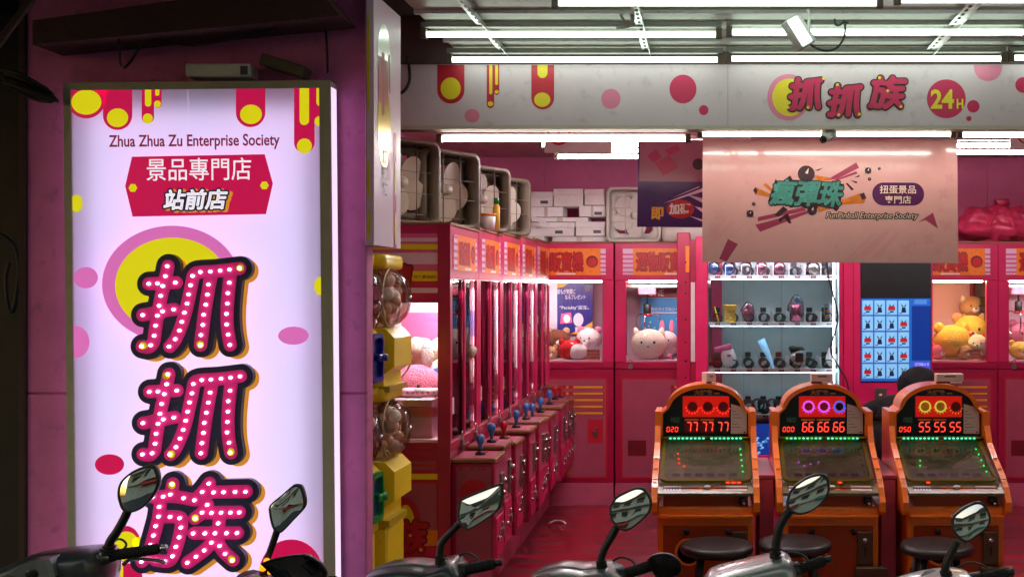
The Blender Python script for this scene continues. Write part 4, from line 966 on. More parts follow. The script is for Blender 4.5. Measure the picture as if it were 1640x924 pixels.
plush('small cream plush at the front right of the warm lit machine', onfl(1566, 8.58), .08, 'plush_cream', -.3, 'round', col2='plush_red')
plush('yellow plush at the very front of the right edge machine', onfl(1632, 8.6), .08, 'plush_yellow', .2, 'round', body=False)
plush('pink plush behind the yellow one in the right edge machine', onfl(1640, 8.8), .12, 'plush_pink', 0, 'round')
plush('brown plush hanging back in the right edge machine', onfl(1665, 8.7), .12, 'plush_brown', 0, 'round')
plush('small grey plush squeezed against the right side of the left back machine', onfl(920, 8.84), .07, 'plush_grey', -.2, 'round')
plush('small tan plush in front of the brown bear at the left back machine', onfl(880, 8.58), .06, 'plush_tan', .2, 'round', body=False)
plush('tan plush at the bottom middle of the warm lit machine', onfl(1545, 8.56), .065, 'plush_tan', .4, 'round', body=False)
plush('small pink plush at the front left of the warm lit machine', onfl(1502, 8.6), .07, 'plush_pink', .4, 'round', body=False)
plush('white plush beside the cream cat face', onfl(1068, 8.7), .09, 'plush_white', -.2, 'long', col2='plush_pink')
def note(label, px, py, d, w_, h_, lines, z0=zf):
    a = W(px, py, d); t = thing('price_card', label, 'card', (a.x, d, z0), 0, 'price cards in the claw machines'); sh = box('card', t, M['print_tan'], -w_/2, w_/2, 0, .004, 0, h_); pl = Plane((0, 0, 0))
    for k, s_ in enumerate(lines): text('lettering', sh, M['print_maroon'], pl, s_, -w_*.42, w_*.42, h_*(.72-.3*k), h_*(.92-.3*k), h=.001, bold=.02)
M['print_tan'] = mat('print_tan', (206, 136, 112), .6, var=.1)
note('tan price card in the left back machine', 950.5, 575, 8.5, .105, .085, ('特價專區', '$150出', '保證取物'))
note('tan price card in front of the small cream plush', 1560, 575, 8.5, .105, .085, ('特價專區', '$150出', '保證取物'))
# side aisle machines
def onsd(x, y, z=zs_): return (x, y, z)
bed = thing('prize_bed', 'stack of clear pink prize trays under the wrapped goods at the front machine end', 'tray', (-1.52, 5.2, zs_), 0)
for k, (z0, z1, m_) in enumerate(((0, .10, 'print_lilac'), (.101, .15, 'print_softpink'), (.151, .185, 'inner_pink'))): box('tray', bed, M[m_], -.24, .22, 0, .2, z0, z1, .004, 1)
zb = zs_+.186
for k, (x, r, c_) in enumerate(((-1.45, .055, 'plush_pink'), (-1.35, .05, 'plush_white'), (-1.56, .06, 'plush_pink'))):
    t = thing('fabric_roll', ('pink', 'white', 'rose')[k]+' patterned fabric roll on the prize trays', 'fabric roll', (x, 5.28, zb), 0, 'fabric rolls on the prize trays')
    tube('roll', t, M['print_lilac' if k != 1 else 'print_white'], [(-.055, 0, .024), (.055, .01, .024)], .023, 10)
    for j in range(4): flat('print_spot', t, M['print_pink'], Plane((-.04+j*.027, -.0205+j*.0018, .024)), circ(0, 0, .007, n=8), h=.001)
plush('pink plush with a long white ear in the front machine', (-1.44, 5.42, zs_+.02), .13, 'plush_pink', 0, 'long', col2='plush_white', face=True)
t = thing('toy_box', 'tilted white toy box with a blue oval in the front machine', 'box', (-1.375, 5.5, 1.19), rot=(R(-10), R(-28), R(6)))
box('carton', t, M['print_white'], -.09, .09, -.03, .03, -.08, .08, .004, 1); flat('print_oval', t, M['blue_knob'], Plane((0, -.0305, 0)), rrect(.01, .075, -.07, .045, .03), h=.0006); box('carton_edge', t, M['print_pink'], -.0905, -.075, -.0308, .0308, -.0805, .0805)
text('lettering', t, M['print_white'], Plane((0, -.0305, 0)), 'LET’S', .02, .066, -.02, .0, h=.0014)
rnd = random.Random(9)
for k in range(26):
    x, y = -1.70+rnd.random()*.44, 5.46+rnd.random()*.24; z = zs_+.05+(k/26)*.38
    t = thing('wrapped_prize', 'crinkled beige wrapped prize in the heap of the front machine', 'prize', (x, y, z), rnd.uniform(0, 3), 'wrapped prizes in the front machine')
    ball('pouch', t, M['wrap' if k % 3 else 'plush_cream'], (0, 0, 0), (.07, .05, .055), 10, 7, .16, k)
tc = 0
for i in range(1, 5):
    y0 = 5.13+mw*i
    for j, (dx, dy, r, c_, er, c2) in enumerate(((-.2, .18, .12, ('plush_white', 'plush_pink', 'plush_white', 'plush_white')[i-1], 'round', 'plush_white'), (-.24, .46, .12, ('plush_cream', 'plush_white', 'plush_pink', 'plush_cream')[i-1], 'long', 'plush_pink'))):
        nm = ('second', 'middle', 'fourth', 'last')[i-1]
        plush(('front' if j == 0 else 'rear')+' plush toy behind the glass of the '+nm+' left aisle machine', (RX+dx, y0+dy, zs_), r, c_, R(70), er, col2=c2)

# ------------------------------------------------------------------ fans, cartons, bag on top of the machines
def box_fan(label, loc, rz, S_, mf, mb, group, a0=.3):
    t = thing('box_fan', label, 'fan', loc, rz, group); h = S_/2; pl = Plane((0, 0, h))
    o_ = rrect(-h, h, -h, h, .045, 6); i_ = rrect(-h+.022, h-.022, -h+.022, h-.022, .035, 6); frame('housing', t, mf, o_, i_, pl, -.06, .06, True)
    i2 = [(math.cos(math.atan2(y, x))*min(h*.86, math.hypot(x, y)), math.sin(math.atan2(y, x))*min(h*.86, math.hypot(x, y))) for x, y in i_]
    frame('shroud', t, mf, i_, i2, pl, -.045, -.035, True)
    for k in range(5):
        a = a0+k*2*math.pi/5; c_, s_ = math.cos(a), math.sin(a); P = []
        for j in range(14):
            u = 2*math.pi*j/14; q = (h*.46+h*.38*math.cos(u), h*.36*math.sin(u)); P.append((q[0]*c_-q[1]*s_, q[0]*s_+q[1]*c_, .018*math.sin(u)))
        v_ = [pl.p(x, y, hh) for x, y, hh in P]+[pl.p(x, y, hh-.004) for x, y, hh in P]
        pyd('blade', v_, [tuple(range(14)), tuple(range(14, 28))[::-1]]+[(j, j+14, (j+1) % 14+14, (j+1) % 14) for j in range(14)], mb, t, False)
    cyl('hub', t, mb, pl.p(0, 0, -.03), pl.p(0, 0, .032), h*.17, h*.13, 16)
    for k in range(4): y = -h*.75+k*h*1.5/3; L = math.sqrt(max(0, (h*.9)**2-y*y)); tube('guard_wire', t, mf, [pl.p(-L, y, .05), pl.p(L, y, .05)], .0018, 5)
    for x in (-h*.3, h*.3): tube('guard_wire', t, mf, [pl.p(x, -h+.02, .052), pl.p(x, h-.02, .052)], .003, 5)
    return t
GF = 'box fans on the left aisle machines'
for lb, px, d, sz, a in (('front box fan, cut off by the narrow projecting sign', 640, 5.36, .42, 56), ('second box fan with big pale blades, on the left aisle machines', 712, 5.66, .40, 58), ('third box fan, behind the orange lidded cup', 770, 6.22, .37, 58), ('rearmost box fan on the left aisle machines', 808, 6.85, .36, 58)):
    box_fan(lb, ((px-VX)*d/F, d, 1.966+.014*int((d-5.13)/mw)), R(a), sz, M['fan_grey'], M['fan_blade'], GF, .3+d)
box_fan('white box fan on the back machines beside the stacked cartons', ((1016-VX)*8.62/F, 8.6, 2.031), 0, .43, M['fan_white'], M['fan_white'], 'white box fans on the back machines', 1.1)
f2 = box_fan('white box fan lying flat behind the purple board', ((1100-VX)*8.62/F, 8.62, 2.075), 0, .43, M['fan_white'], M['fan_white'], 'white box fans on the back machines', .4); f2.rotation_euler = (R(-90), 0, 0); f2.location = ((1105-VX)*8.62/F, 8.45, 2.095)
t = thing('lidded_cup', 'small white cup with an orange lid on the left aisle machines', 'cup', ((782-VX)*5.95/F, 5.95, 1.981))
lathe('cup', t, M['print_white'], [(.036, 0), (.04, .07)], seg=16); lathe('lid', t, M['print_orange'], [(.044, .07), (.044, .082), (.03, .084)], seg=16)
t = thing('small_bottle', 'small pale bottle with a green cap behind the orange lidded cup', 'bottle', ((795-VX)*6.05/F, 6.05, 1.981)); lathe('bottle_body', t, M['plush_yellow'], [(.02, 0), (.02, .13), (.01, .145)], seg=12); lathe('cap', t, M['green_handle'], [(.016, .145), (.016, .175), (.01, .178)], seg=12)
cart = [(882, 970, 378.5, 388), (840, 873, 379, 388), (825, 920, 355.5, 378), (921, 970, 354.5, 378), (850, 942, 347.5, 355), (847, 902, 331, 347), (927, 970, 329, 347), (811, 836, 334, 355), (832, 885, 306, 330.5), (886, 935, 302, 330.5), (937, 970, 303, 328.5)]
cl = ['wide flat carton at the bottom right of the white stack', 'small carton at the bottom left of the white stack', 'long white carton above the bottom left of the stack', 'white carton in the second layer beside the white fan', 'thin flat white carton across the middle of the stack', 'white carton in the fourth layer left, above the thin flat one', 'white carton in the fourth layer beside the white fan', 'white carton at the far left of the stack', 'lidded white carton topmost on the left of the stack', 'lidded white carton topmost in the middle of the stack', 'white carton topmost beside the white fan']
rnd = random.Random(2)
for (x0, x1, y0, y1), lb in zip(cart, cl):
    d = 8.6+rnd.uniform(-.03, .04); a, b = W(x0, y1, 8.6), W(x1, y0, 8.6)
    t = thing('carton', lb, 'carton', ((a.x+b.x)/2, d+.13, a.z), rnd.uniform(-.04, .04), 'white cartons stacked on the back machines'); w_, h_ = (b.x-a.x)/2-.002, b.z-a.z-.002
    lid = y1-y0 > 18
    box('box_body', t, M['carton'], -w_*(.97 if lid else 1), w_*(.97 if lid else 1), -.125, .12, 0, h_*(.62 if lid else 1), .002, 1)
    if lid: box('lid', t, M['carton'], -w_, w_, -.13, .125, h_*.622, h_, .003, 1)
    if x0 in (832, 825, 921, 927): flat('label_print', t, M['print_grey'], Plane((w_*.45, -.1262, h_*.3)), rect(-.03, .03, -.012, .012), h=.0005)
    if not lid: box('tape', t, M['paper'], -w_*.1, w_*.1, -.1258, -.1252, 0.001, h_*.98)
t = thing('plastic_strip', 'bright clear plastic strip sticking out in front of the cartons', 'strip', W(861, 352, 8.4)); flat('strip', t, M['print_white'], Plane((0, 0, 0), (1, 0, -.45), (.45, 0, 1)), rect(-.09, .09, -.012, .012), h=0, t=.003)
t.location.y = 8.45
# pink plastic bag
bg = thing('plastic_bag', 'big knotted pink plastic bag on the right back machines', 'bag', ((1604-VX)*8.65/F, 8.7, 2.031))
bb_ = ball('bag_body', bg, M['bag_pink'], (0, 0, .14), (.37, .2, .15), 72, 44, .05, 5)
from mathutils import noise as _nz
for vv in bb_.data.vertices:
    p_ = vv.co.copy(); q_ = Vector((p_.x*5, p_.y*7, p_.z*6)); w_ = abs(_nz.noise(q_))+.5*abs(_nz.noise(q_*2.3))+.25*abs(_nz.noise(q_*5))
    d_ = (p_-Vector((0, 0, .1))).normalized(); vv.co = p_+d_*(.075*w_-.03); vv.co.z = max(vv.co.z, .0)
v_, f_ = tube_geo([(.0, 0, .25), (.02, 0, .29), (-.02, 0, .31), (.07, 0, .325)], [.07, .025, .045, .03], 8); pyd('knot', v_, f_, M['bag_pink'], bg, True)
for k in range(9): a = k*.7; tube('fold', bg, M['bag_pink'], spline([(.02*math.cos(a), .02*math.sin(a)-.05, .265), (.16*math.cos(a), .09*math.sin(a)-.08, .22), (.29*math.cos(a), .14*math.sin(a)-.08, .12)], 4), [.014]*8+[.006], 6)
# ------------------------------------------------------------------ snack vending machine and touch-screen cabinet
VD = 7.95; VS = F/VD
def va(px, py): return ((px-1215)*VD/F, CAMZ-(py-VY)*VD/F)
vm = thing('vending_machine', 'pink vending machine with four spiral shelves behind glass', 'vending machine', ((1215-VX)*VD/F, VD, 0))
xl, xr = va(1084, 0)[0], va(1350, 0)[0]; il, ir = va(1134, 0)[0], va(1345, 0)[0]; zt = va(0, 372)[1]; zwb = va(0, 672)[1]; zwt = zt-.1
xa, xb_ = va(1105, 0)[0], va(1114, 0)[0]
st_ = box('left_side_panel', vm, M['body_crimson'], xl, xa, .03, .75, 0, zt, .005, 1)
for py in (420, 452, 470, 512, 548, 578, 605): cyl('screw', st_, M['steel_dark'] if 'steel_dark' in M else M['black'], (va(1098, 0)[0], .03, va(0, py)[1]), (va(1098, 0)[0], .024, va(0, py)[1]), .007, seg=8)
flat('print_strip', st_, M['sign_orange'], Plane((0, .029, 0)), rect(va(1098, 0)[0], xa-.004, va(0, 436)[1], va(0, 394)[1]), h=.001)
box('gap_panel', vm, M['body_crimson'], xa, xb_, .06, .75, 0, zt-.05); box('painted_glass_reflection', vm, M['print_white'], xa+.006, xb_-.004, .045, .0595, va(0, 580)[1], va(0, 452)[1])  # white strip paints the reflection on the edge of the glass
box('left_stile', vm, M['body_pink'], xb_, il, 0, .75, 0, zt-.03, .005, 1); box('right_stile', vm, M['body_pink'], ir, xr, 0, .75, 0, zt-.002, .003, 1)
box('top_rail', vm, M['body_pink'], il+.001, ir-.001, 0, .75, zwt, zt-.003); box('lower_body', vm, M['body_pink'], il+.001, ir-.001, .0, .75, 0, zwb-.26)
box('back_panel', vm, M['vend_inner'], il, ir, .55, .57, zwb-.26, zwt); box('side_panel', vm, M['vend_inner'], il+.0005, il+.004, .01, .55, zwb-.26, zwt); box('side_panel', vm, M['vend_inner'], ir-.004, ir-.0005, .01, .55, zwb-.26, zwt)
for x in (1195, 1260): box('panel_seam', vm, M['steel'], va(x, 0)[0], va(x, 0)[0]+.004, .546, .55, zwb, zwt)
box('light_strip', vm, M['vend_edge'], va(1335, 0)[0], va(1338, 0)[0], .03, .05, va(0, 660)[1], zwt-.01); box('light_strip', vm, M['vend_light'], il+.02, ir-.03, .02, .045, zwt-.03, zwt-.004)
box('glass_pane', vm, M['glass'], il, ir, .0, .005, zwb, zwt)
box('pickup_recess', vm, M['panel_blue'], il, ir, .05, .06, zwb-.26, zwb-.01); pk_ = box('pickup_screen', vm, M['scr_navy'], va(1205, 0)[0], va(1234, 0)[0], .03, .049, va(0, 736)[1], va(0, 680)[1])
for k in range(14):
    rr = random.Random(k); flat('print_shape', pk_, M['scr_card' if k % 3 else 'scr_border'], Plane((0, .0295, 0)), rect(*(lambda a, b: (a, a+.018, b, b+.014))(va(1207, 0)[0]+rr.random()*.1, va(0, 731)[1]+rr.random()*.13)), h=.0004+.0001*k)
n_ = 1; M['shelf_fill_light'] = mat('shelf_fill_light', (255, 255, 255), emit=26, ecol=(225, 245, 255), var=0)
rows = [443, 519, 594, 668]
lane = (ir-il-.02)/8
def spiral(parent, cx, z, y0, y1, r):
    n = 60; return tube('spiral', parent, M['spiral'], [(cx+r*math.cos(k*.63), y0+(y1-y0)*k/n, z+r+r*math.sin(k*.63)) for k in range(n+1)], .004, 4)
for j, py in enumerate(rows):
    z = va(0, py)[1]
    sh = box('shelf', vm, M['vend_inner'], il+.005, ir-.005, .1, .55, z-.012, z+.004); st = box('shelf_strip', sh, M['shelf_white'], il+.005, ir-.005, .085, .1, z-.016, z+.012)
    if j < 3: box('shelf_fill_light', sh, M['shelf_fill_light'], il+.02, ir-.02, .104, .112, z-.0185, z-.0125)  # glowing strip added under each shelf to brighten the interior
    for k in range(8):
        cx = il+.012+lane*(k+.5); x_ = flat('number_tag', st, M['print_maroon'], Plane((cx, .0845, z-.002)), rrect(-.019, .019, -.008, .008, .003, 2), h=.0006)
        text('lettering', x_, M['print_lilac'], Plane((cx, .0845, z-.002)), '%02d' % n_, -.009, .009, -.005, .005, h=.0012); n_ += 1
        if k < 7: box('divider', sh, M['film' if 0 else 'shelf_white'], cx+lane/2-.0015, cx+lane/2+.0015, .1, .5, z+.0125, z+.09)
        spiral(sh, cx, z+.006, .115, .48, .034 if j < 3 else .044)
        m_ = box('motor_bracket', sh, M['black'], cx-.022, cx+.022, .40, .43, z+.08, z+.115); 
# goods in the vending machine
GV = 'goods on the vending machine spirals'
def good(nm, label, px, row, cat='snack'):
    t = thing(nm, label, cat, (vm.location.x+va(px, 0)[0], VD+.16, va(0, rows[row])[1]+.02), 0, GV); return t
t = good('yellow_tub', 'yellow cylindrical tub on the second vending shelf', 1170, 1); lathe('tub', t, M['plush_yellow'], [(.045, .03), (.05, .13), (.052, .132), (.05, .14)], seg=16); text('lettering', t, M['print_black'], Plane((0, -.053, 0)), 'Do 8', -.02, .03, .08, .10, h=.001); t.location.z += -.02; lathe('tub_base', t, M['print_yellow'], [(.03, .0), (.045, .03)], seg=16)
t = good('pink_pouch', 'pink wrapped cup on the second vending shelf, next to the yellow tub', 1199, 1); ball('pouch', t, M['plush_pink'], (0, 0, .06), (.048, .035, .062), 14, 9, .05, 3); ball('wrap', t, M['film'], (0, -.004, .065), (.054, .042, .07), 14, 9, .08, 4)
t = good('yellow_stick', 'thin yellow stick leaning at the left of the second vending shelf', 1148, 1); tube('stick', t, M['print_yellow'], [(.015, -.02, -.005), (-.015, .0, .105)], .006, 6)
t = good('pink_cup', 'pink cup in a clear bag on the second vending shelf, right of the middle', 1278, 1); lathe('cup', t, M['plush_pink'], [(.035, 0), (.046, .12), (.042, .122)], seg=16); ball('clear_bag', t, M['film'], (0, 0, .09), (.066, .05, .09), 14, 10, .1, 6); ball('bag_top', t, M['blue_knob'], (.02, .01, .15), (.03, .02, .015), 10, 6, .1, 3)
t = good('marker_set', 'clear pack of coloured markers at the right end of the second vending shelf', 1335, 1); [tube('marker', t, M[m_], [(-.045, -.02, .01+.016*k), (.045, -.02, .014+.016*k)], .006, 6) for k, m_ in enumerate(('led_green_dim', 'print_pink', 'print_yellow', 'blue_knob', 'print_orange'))]; box('clear_pack', t, M['film'], -.052, .052, -.032, .01, 0, .125)
t = good('white_bag', 'white wrapped bag topped with a pink pack on the third vending shelf', 1168, 2); ball('pouch', t, M['print_white'], (0, 0, .07), (.055, .035, .075), 16, 10, .06, 8); q = box('pink_pack', t, M['print_pink'], -.075, .055, -.03, .02, .125, .165, .008, 2); q.rotation_euler = (0, R(-14), 0); flat('print_mark', t, M['print_pink'], Plane((0, -.037, .085)), circ(0, 0, .016, .01, 14), h=.004)
t = good('blue_umbrella', 'long pale blue pack leaning across the middle of the third vending shelf', 1233, 2); v_, f_ = tube_geo([(.035, -.03, -.01), (.0, -.02, .08), (-.055, 0, .20)], [.008, .017, .03], 8); pyd('sleeve', v_, f_, M['blue_pack'] if 'blue_pack' in M else M['scr_card'], t, True)
t = good('silver_pack', 'crumpled black and silver pack on the third vending shelf', 1280, 2); ball('pack', t, M['silver_wrap'] if 'silver_wrap' in M else M['galv'], (0, 0, .07), (.05, .03, .068), 14, 9, .14, 4); ball('black_ribbon', t, M['black'], (-.01, -.01, .135), (.06, .03, .02), 12, 7, .3, 9); flat('label_sheet', t, M['panel_dark'], Plane((.01, -.036, .07)), rect(-.028, .03, -.035, .035), h=.002)
t = good('white_pouch', 'white and grey pouch at the right end of the third vending shelf', 1338, 2); ball('pouch', t, M['print_white'], (0, 0, .07), (.05, .03, .075), 14, 9, .1, 14); ball('dark_patch', t, M['panel_dark'], (.012, -.02, .12), (.03, .02, .03), 10, 6, .1, 2)
for k, (px, m_) in enumerate(((1143, 'blue_knob'), (1168, 'blue_knob'), (1195, 'plush_grey'), (1221, 'plush_pink'), (1250, 'plush_pink'), (1306, 'plush_cream'))):
    t = good('capsule_pack', ('first blue', 'second blue', 'grey', 'left pink', 'right pink', 'cream')[k]+' round pack on the top vending shelf', px, 0); ball('pack', t, M[m_], (0, 0, .04), (.042, .035, .042), 12, 8, .06, k); ball('clear_wrap', t, M['film'], (0, 0, .046), (.05, .04, .05), 12, 8, .1, k+3)
for k, px in enumerate((1216, 1240, 1273)):
    t = good('cable_coil', ('left', 'middle', 'right')[k]+' black coiled cable on the bottom vending shelf', px, 3, 'cable'); pts = [(.045*math.cos(a*.4), -.02+.0016*a, .05+.045*math.sin(a*.4)) for a in range(60)]; tube('coil', t, M['black'], pts, .005, 5)
tag(tube('dangling_wire', None, M['cable'], spline([W(1325, 412, 7.9), W(1326, 440, 7.9), W(1334, 470, 7.9), W(1342, 505, 7.9), W(1338, 530, 7.9), W(1330, 560, 7.9), W(1342, 585, 7.9), W(1356, 610, 7.9), W(1360, 640, 7.9)], 6), .006, 6), 'thin dark cord hanging in front of the vending glass', 'cord')

ks = thing('ticket_kiosk', 'pink cabinet with a black and blue touch screen beside the vending machine', 'kiosk', ((1423-VX)*VD/F, VD, 0))
def ka(px, py): return ((px-1423)*VD/F, CAMZ-(py-VY)*VD/F)
box('cabinet', ks, M['body_pink'], ka(1351, 0)[0], ka(1494, 0)[0], .0, .7, 0, ka(0, 380)[1], .005, 1); box('door_seam', ks, M['print_maroon'], ka(1366, 0)[0], ka(1367, 0)[0], -.001, 0, .2, ka(0, 385)[1])
KP = Plane((0, -.001, 0))
def krect(x0, x1, y0, y1): (a, b), (c, d) = ka(x0, y1), ka(x1, y0); return rect(a, c, b, d)
scn = flat('screen', ks, M['black'], KP, krect(1378, 1491, 400, 612), h=.004, t=.004)
sb_ = flat('display', scn, M['scr_blue'], KP, krect(1379, 1490, 478, 610), h=.0046); flat('display_side', sb_, M['scr_navy'], KP, krect(1460, 1490, 490, 577), h=.0052); flat('display_button', sb_, M['scr_purple'], KP, krect(1462, 1490, 579, 588), h=.0058); flat('display_strip', sb_, M['scr_small'], KP, krect(1464, 1484, 480, 487), h=.0052)
(a, b), (c, d) = ka(1465, 586), ka(1487, 581); text('lettering', sb_, M['scr_text'], KP, 'QTOBLA SI', a, c, b, d, h=.0064)
for k, (x, y) in enumerate(((1461, 590), (1470, 590), (1480, 590), (1461, 596))): flat('display_mark', sb_, M['scr_small'], KP, krect(x, x+6, y, y+4), h=.0054)
REDS = ((1, 0, 1, 0), (0, 0, 0, 1), (1, 0, 1, 1), (1, 0, 0, 1), (1, 0, 0, 0))
for r_ in range(5):
    for c_ in range(4):
        x0 = 1381+c_*19.2; y0 = 481+r_*25.4; cd = flat('ticket_card', sb_, M['scr_card'], KP, krect(x0, x0+17, y0, y0+23), h=.0052)
        ink = M['scr_red'] if REDS[r_][c_] else M['scr_ink']; cx, cyy = x0+8.5, y0+12
        flat('card_icon', cd, ink, KP, krect(cx-5.5, cx+5.5, cyy-2, cyy+4) if REDS[r_][c_] else [ka(cx-4, cyy+7), ka(cx+4, cyy+7), ka(cx+2.5, cyy-1), ka(cx-2.5, cyy-1)], h=.0058)
        for s in (-1, 1): flat('icon_bow', cd, M['scr_ink'], KP, [ka(cx, cyy-2), ka(cx+s*4.5, cyy-7), ka(cx+s*3, cyy-2)], h=.006)
        flat('icon_base', cd, M['scr_ink'], KP, krect(cx-3, cx+3, cyy+5, cyy+7.5), h=.0062); flat('card_line', cd, M['scr_ink'], KP, krect(x0+1.5, x0+6, y0+20, y0+21.2), h=.0058)
cmx = ka(1410, 0)[0]; q = box('coin_plate', ks, M['steel'], ka(1401, 0)[0], ka(1420, 0)[0], -.008, 0, ka(0, 657)[1], ka(0, 621)[1], .003, 1)
cyl('reject_button', q, M['chrome'], (cmx, -.008, ka(0, 633)[1]), (cmx, -.018, ka(0, 633)[1]), .018, seg=14); box('coin_slot', q, M['black'], cmx-.004, cmx+.004, -.0095, -.0081, ka(0, 652)[1], ka(0, 642)[1])
ball('status_lamp', ks, M['led_blue'], (ka(1420, 0)[0], -.006, ka(0, 648)[1]), .014, 10, 6); ball('status_lamp', ks, M['led_teal'], (ka(1435, 0)[0], -.004, ka(0, 635)[1]), .008, 8, 6); box('card_reader', ks, M['black'], ka(1438, 0)[0], ka(1448, 0)[0], -.012, -.0005, ka(0, 645)[1], ka(0, 624)[1])

# ------------------------------------------------------------------ pinball machines
SEGS = {'0': 'abcdef', '1': 'bc', '2': 'abged', '3': 'abgcd', '4': 'fgbc', '5': 'afgcd', '6': 'afgedc', '7': 'abc', '8': 'abcdefg', '9': 'abfgcd'}
def seg_digit(name, par, m, pl, ch, x, y, w_, h_, hh, sl=.1):
    th = w_*.2; V = []; FF = []
    bars = {'a': (0, h_, 1), 'g': (0, h_/2, 1), 'd': (0, 0, 1), 'f': (0, h_/2, 0), 'b': (w_, h_/2, 0), 'e': (0, 0, 0), 'c': (w_, 0, 0)}
    for s_ in SEGS[ch]:
        bx, by, hor = bars[s_]; L = w_ if hor else h_/2; g = th*.3
        if hor: P = [(bx+g, by), (bx+g+th/2, by-th/2), (bx+L-g-th/2, by-th/2), (bx+L-g, by), (bx+L-g-th/2, by+th/2), (bx+g+th/2, by+th/2)]
        else: P = [(bx, by+g), (bx+th/2, by+g+th/2), (bx+th/2, by+L-g-th/2), (bx, by+L-g), (bx-th/2, by+L-g-th/2), (bx-th/2, by+g+th/2)]
        b0_ = len(V); V += [pl.p(x+a+b*sl, y+b, hh) for a, b in P]; FF.append(tuple(range(b0_, b0_+6)))
    return pyd(name, V, FF, m, par)
arc = [(.5*math.cos(R(a)), math.sin(R(a))) for a in range(0, 181, 10)]
def pinball(label, px, big, small, rings, jack, hue):
    t = thing('pinball_machine', label, 'arcade machine', ((px-VX)*6.05/F, 5.76, 0), 0, 'orange pinball machines in a row'); O = M['orange']; hw = .255
    # local y: 0 front of the cabinet, .32 display board, .60 back
    box('lower_cabinet', t, O, -hw, hw, .04, .70, .03, .50, .012, 2)
    box('front_door', t, M['orange_dark'], -hw+.03, hw-.03, .032, .04, .09, .40, .004, 1)
    for x in (-.1, .12): cyl('door_bolt', t, M['black'], (x, .032, .37), (x, .012, .37), .016, seg=12)
    lathe('embossed_arc', t, O, [(.075, .0315), (.07, .026), (.06, .0315)], (-.09, 0, .26), axis='Y', seg=24)
    box('ledge', t, O, -hw+.005, hw-.005, .0, .05, .445, .462, .004, 2)
    box('recess_panel', t, M['orange_dark'], -hw+.03, hw-.03, .055, .06, .462, .60)
    cyl('key_lock', t, M['black'], (hw-.06, .055, .53), (hw-.06, .03, .53), .022, seg=14); cyl('key', t, M['chrome'], (hw-.055, .03, .52), (hw-.05, .02, .515), .009, seg=8)
    cm = box('coin_box', t, M['steel_dark'], hw-.115, hw-.035, .018, .032, .20, .37, .003, 1)
    cyl('coin_button', cm, M['chrome'], (hw-.075, .018, .325), (hw-.075, .010, .325), .013, seg=12); box('coin_slot', cm, M['black'], hw-.079, hw-.071, .0165, .0178, .245, .295)
    box('coin_tray', t, M['steel_dark'], hw-.13, hw+.04, -.01, .031, .14, .19, .004, 1); box('hinge_plate', t, M['steel_dark'], -hw+.005, -hw+.08, .018, .031, .14, .18)
    # side cheeks with a stepped, sloping front
    prof = [(.02, .46), (.0, .48), (.0, .53), (.03, .56), (.06, .60), (.14, .655), (.28, .72), (.40, .79), (.45, .88), (.455, .96), (.70, .96), (.70, .46)]
    for s in (-1, 1):
        x0 = s*hw; x1 = s*(hw+.032); v_ = [(x0, a, b) for a, b in prof]+[(x1, a, b) for a, b in prof]; n = len(prof)
        fc = [tuple(range(n)), tuple(range(n, 2*n))[::-1]]+[(i, (i+1) % n, (i+1) % n+n, i+n) for i in range(n)]
        ck = pyd('side_cheek', v_, [q if s < 0 else q[::-1] for q in fc], O, t)
        for k in range(4): yy = .10+k*.09; zz = .637+k*.043; box('cheek_notch', ck, M['print_gold'], min(s*(hw+.004), s*(hw+.028)), max(s*(hw+.004), s*(hw+.028)), yy-.012, yy-.004, zz-.002, zz+.002)
    # control panel and sloped playfield
    q = pyd('control_panel', [(-hw+.002, .02, .575), (hw-.002, .02, .575), (hw-.002, .10, .615), (-hw+.002, .10, .615), (-hw+.002, .02, .56), (hw-.002, .02, .56), (hw-.002, .10, .56), (-hw+.002, .10, .56)], [(0, 1, 2, 3), (5, 4, 7, 6), (4, 5, 1, 0), (1, 5, 6, 2), (2, 6, 7, 3), (3, 7, 4, 0)], M['control'], t)
    CPl = Plane((0, .02, .575), (1, 0, 0), (0, .08, .04)); ball('start_button', q, M['print_white'], tuple(CPl.p(.01, .05, .004)), (.02, .014, .01), 12, 6)
    for k, (x, m_) in enumerate(((-.06, 'red_knob'), (.075, 'red_knob'), (-.03, 'print_orange'), (.04, 'print_orange'))): flat('panel_print', q, M[m_], CPl, rrect(x-.02, x+.015, .03, .05, .008, 3), h=.0008)
    flat('panel_label', q, M['paper'], CPl, rect(.11, .22, .02, .065), h=.0008); flat('panel_label', q, M['poster_light'], CPl, rect(-.22, -.13, .02, .06), h=.0008)
    for k in range(5): flat('panel_tick', q, M['scr_ink'], CPl, rect(-.21+k*.015, -.202+k*.015, .028, .052), h=.0014)
    q = pyd('playfield', [(-hw+.003, .101, .60), (hw-.003, .101, .60), (hw-.003, .52, .80), (-hw+.003, .52, .80)], [(0, 1, 2, 3)], M['playfield'], t)
    FPn = Plane((0, .101, .60), (1, 0, 0), (0, .419, .2)); L = math.hypot(.419, .2)
    frame('playfield_rim', q, M['yellow_rim'], rrect(-hw+.01, hw-.01, .03, L-.02, .04), rrect(-hw+.03, hw-.03, .05, L-.04, .03), FPn, .001, .012)
    rr = random.Random(px)
    for k in range(16): cyl('peg', q, M['chrome'], FPn.p(-.18+.024*k, .33+.012*math.sin(k*2.1), 0), FPn.p(-.18+.024*k, .33+.012*math.sin(k*2.1), .018), .0035, seg=6)
    for k in range(6): x = -.16+k*.062; flat('scoring_slot', q, M['panel_dark'], FPn, rrect(x-.022, x+.022, .085, .115, .01, 3), h=.001)
    fieldleds = {0: [(-.155, .17), (-.15, .14), (-.145, .115), (-.115, .098)], 1: [(-.15, .12), (-.12, .10), (-.085, .11), (-.04, .12)], 2: [(-.15, .10), (-.14, .13)]}[hue]
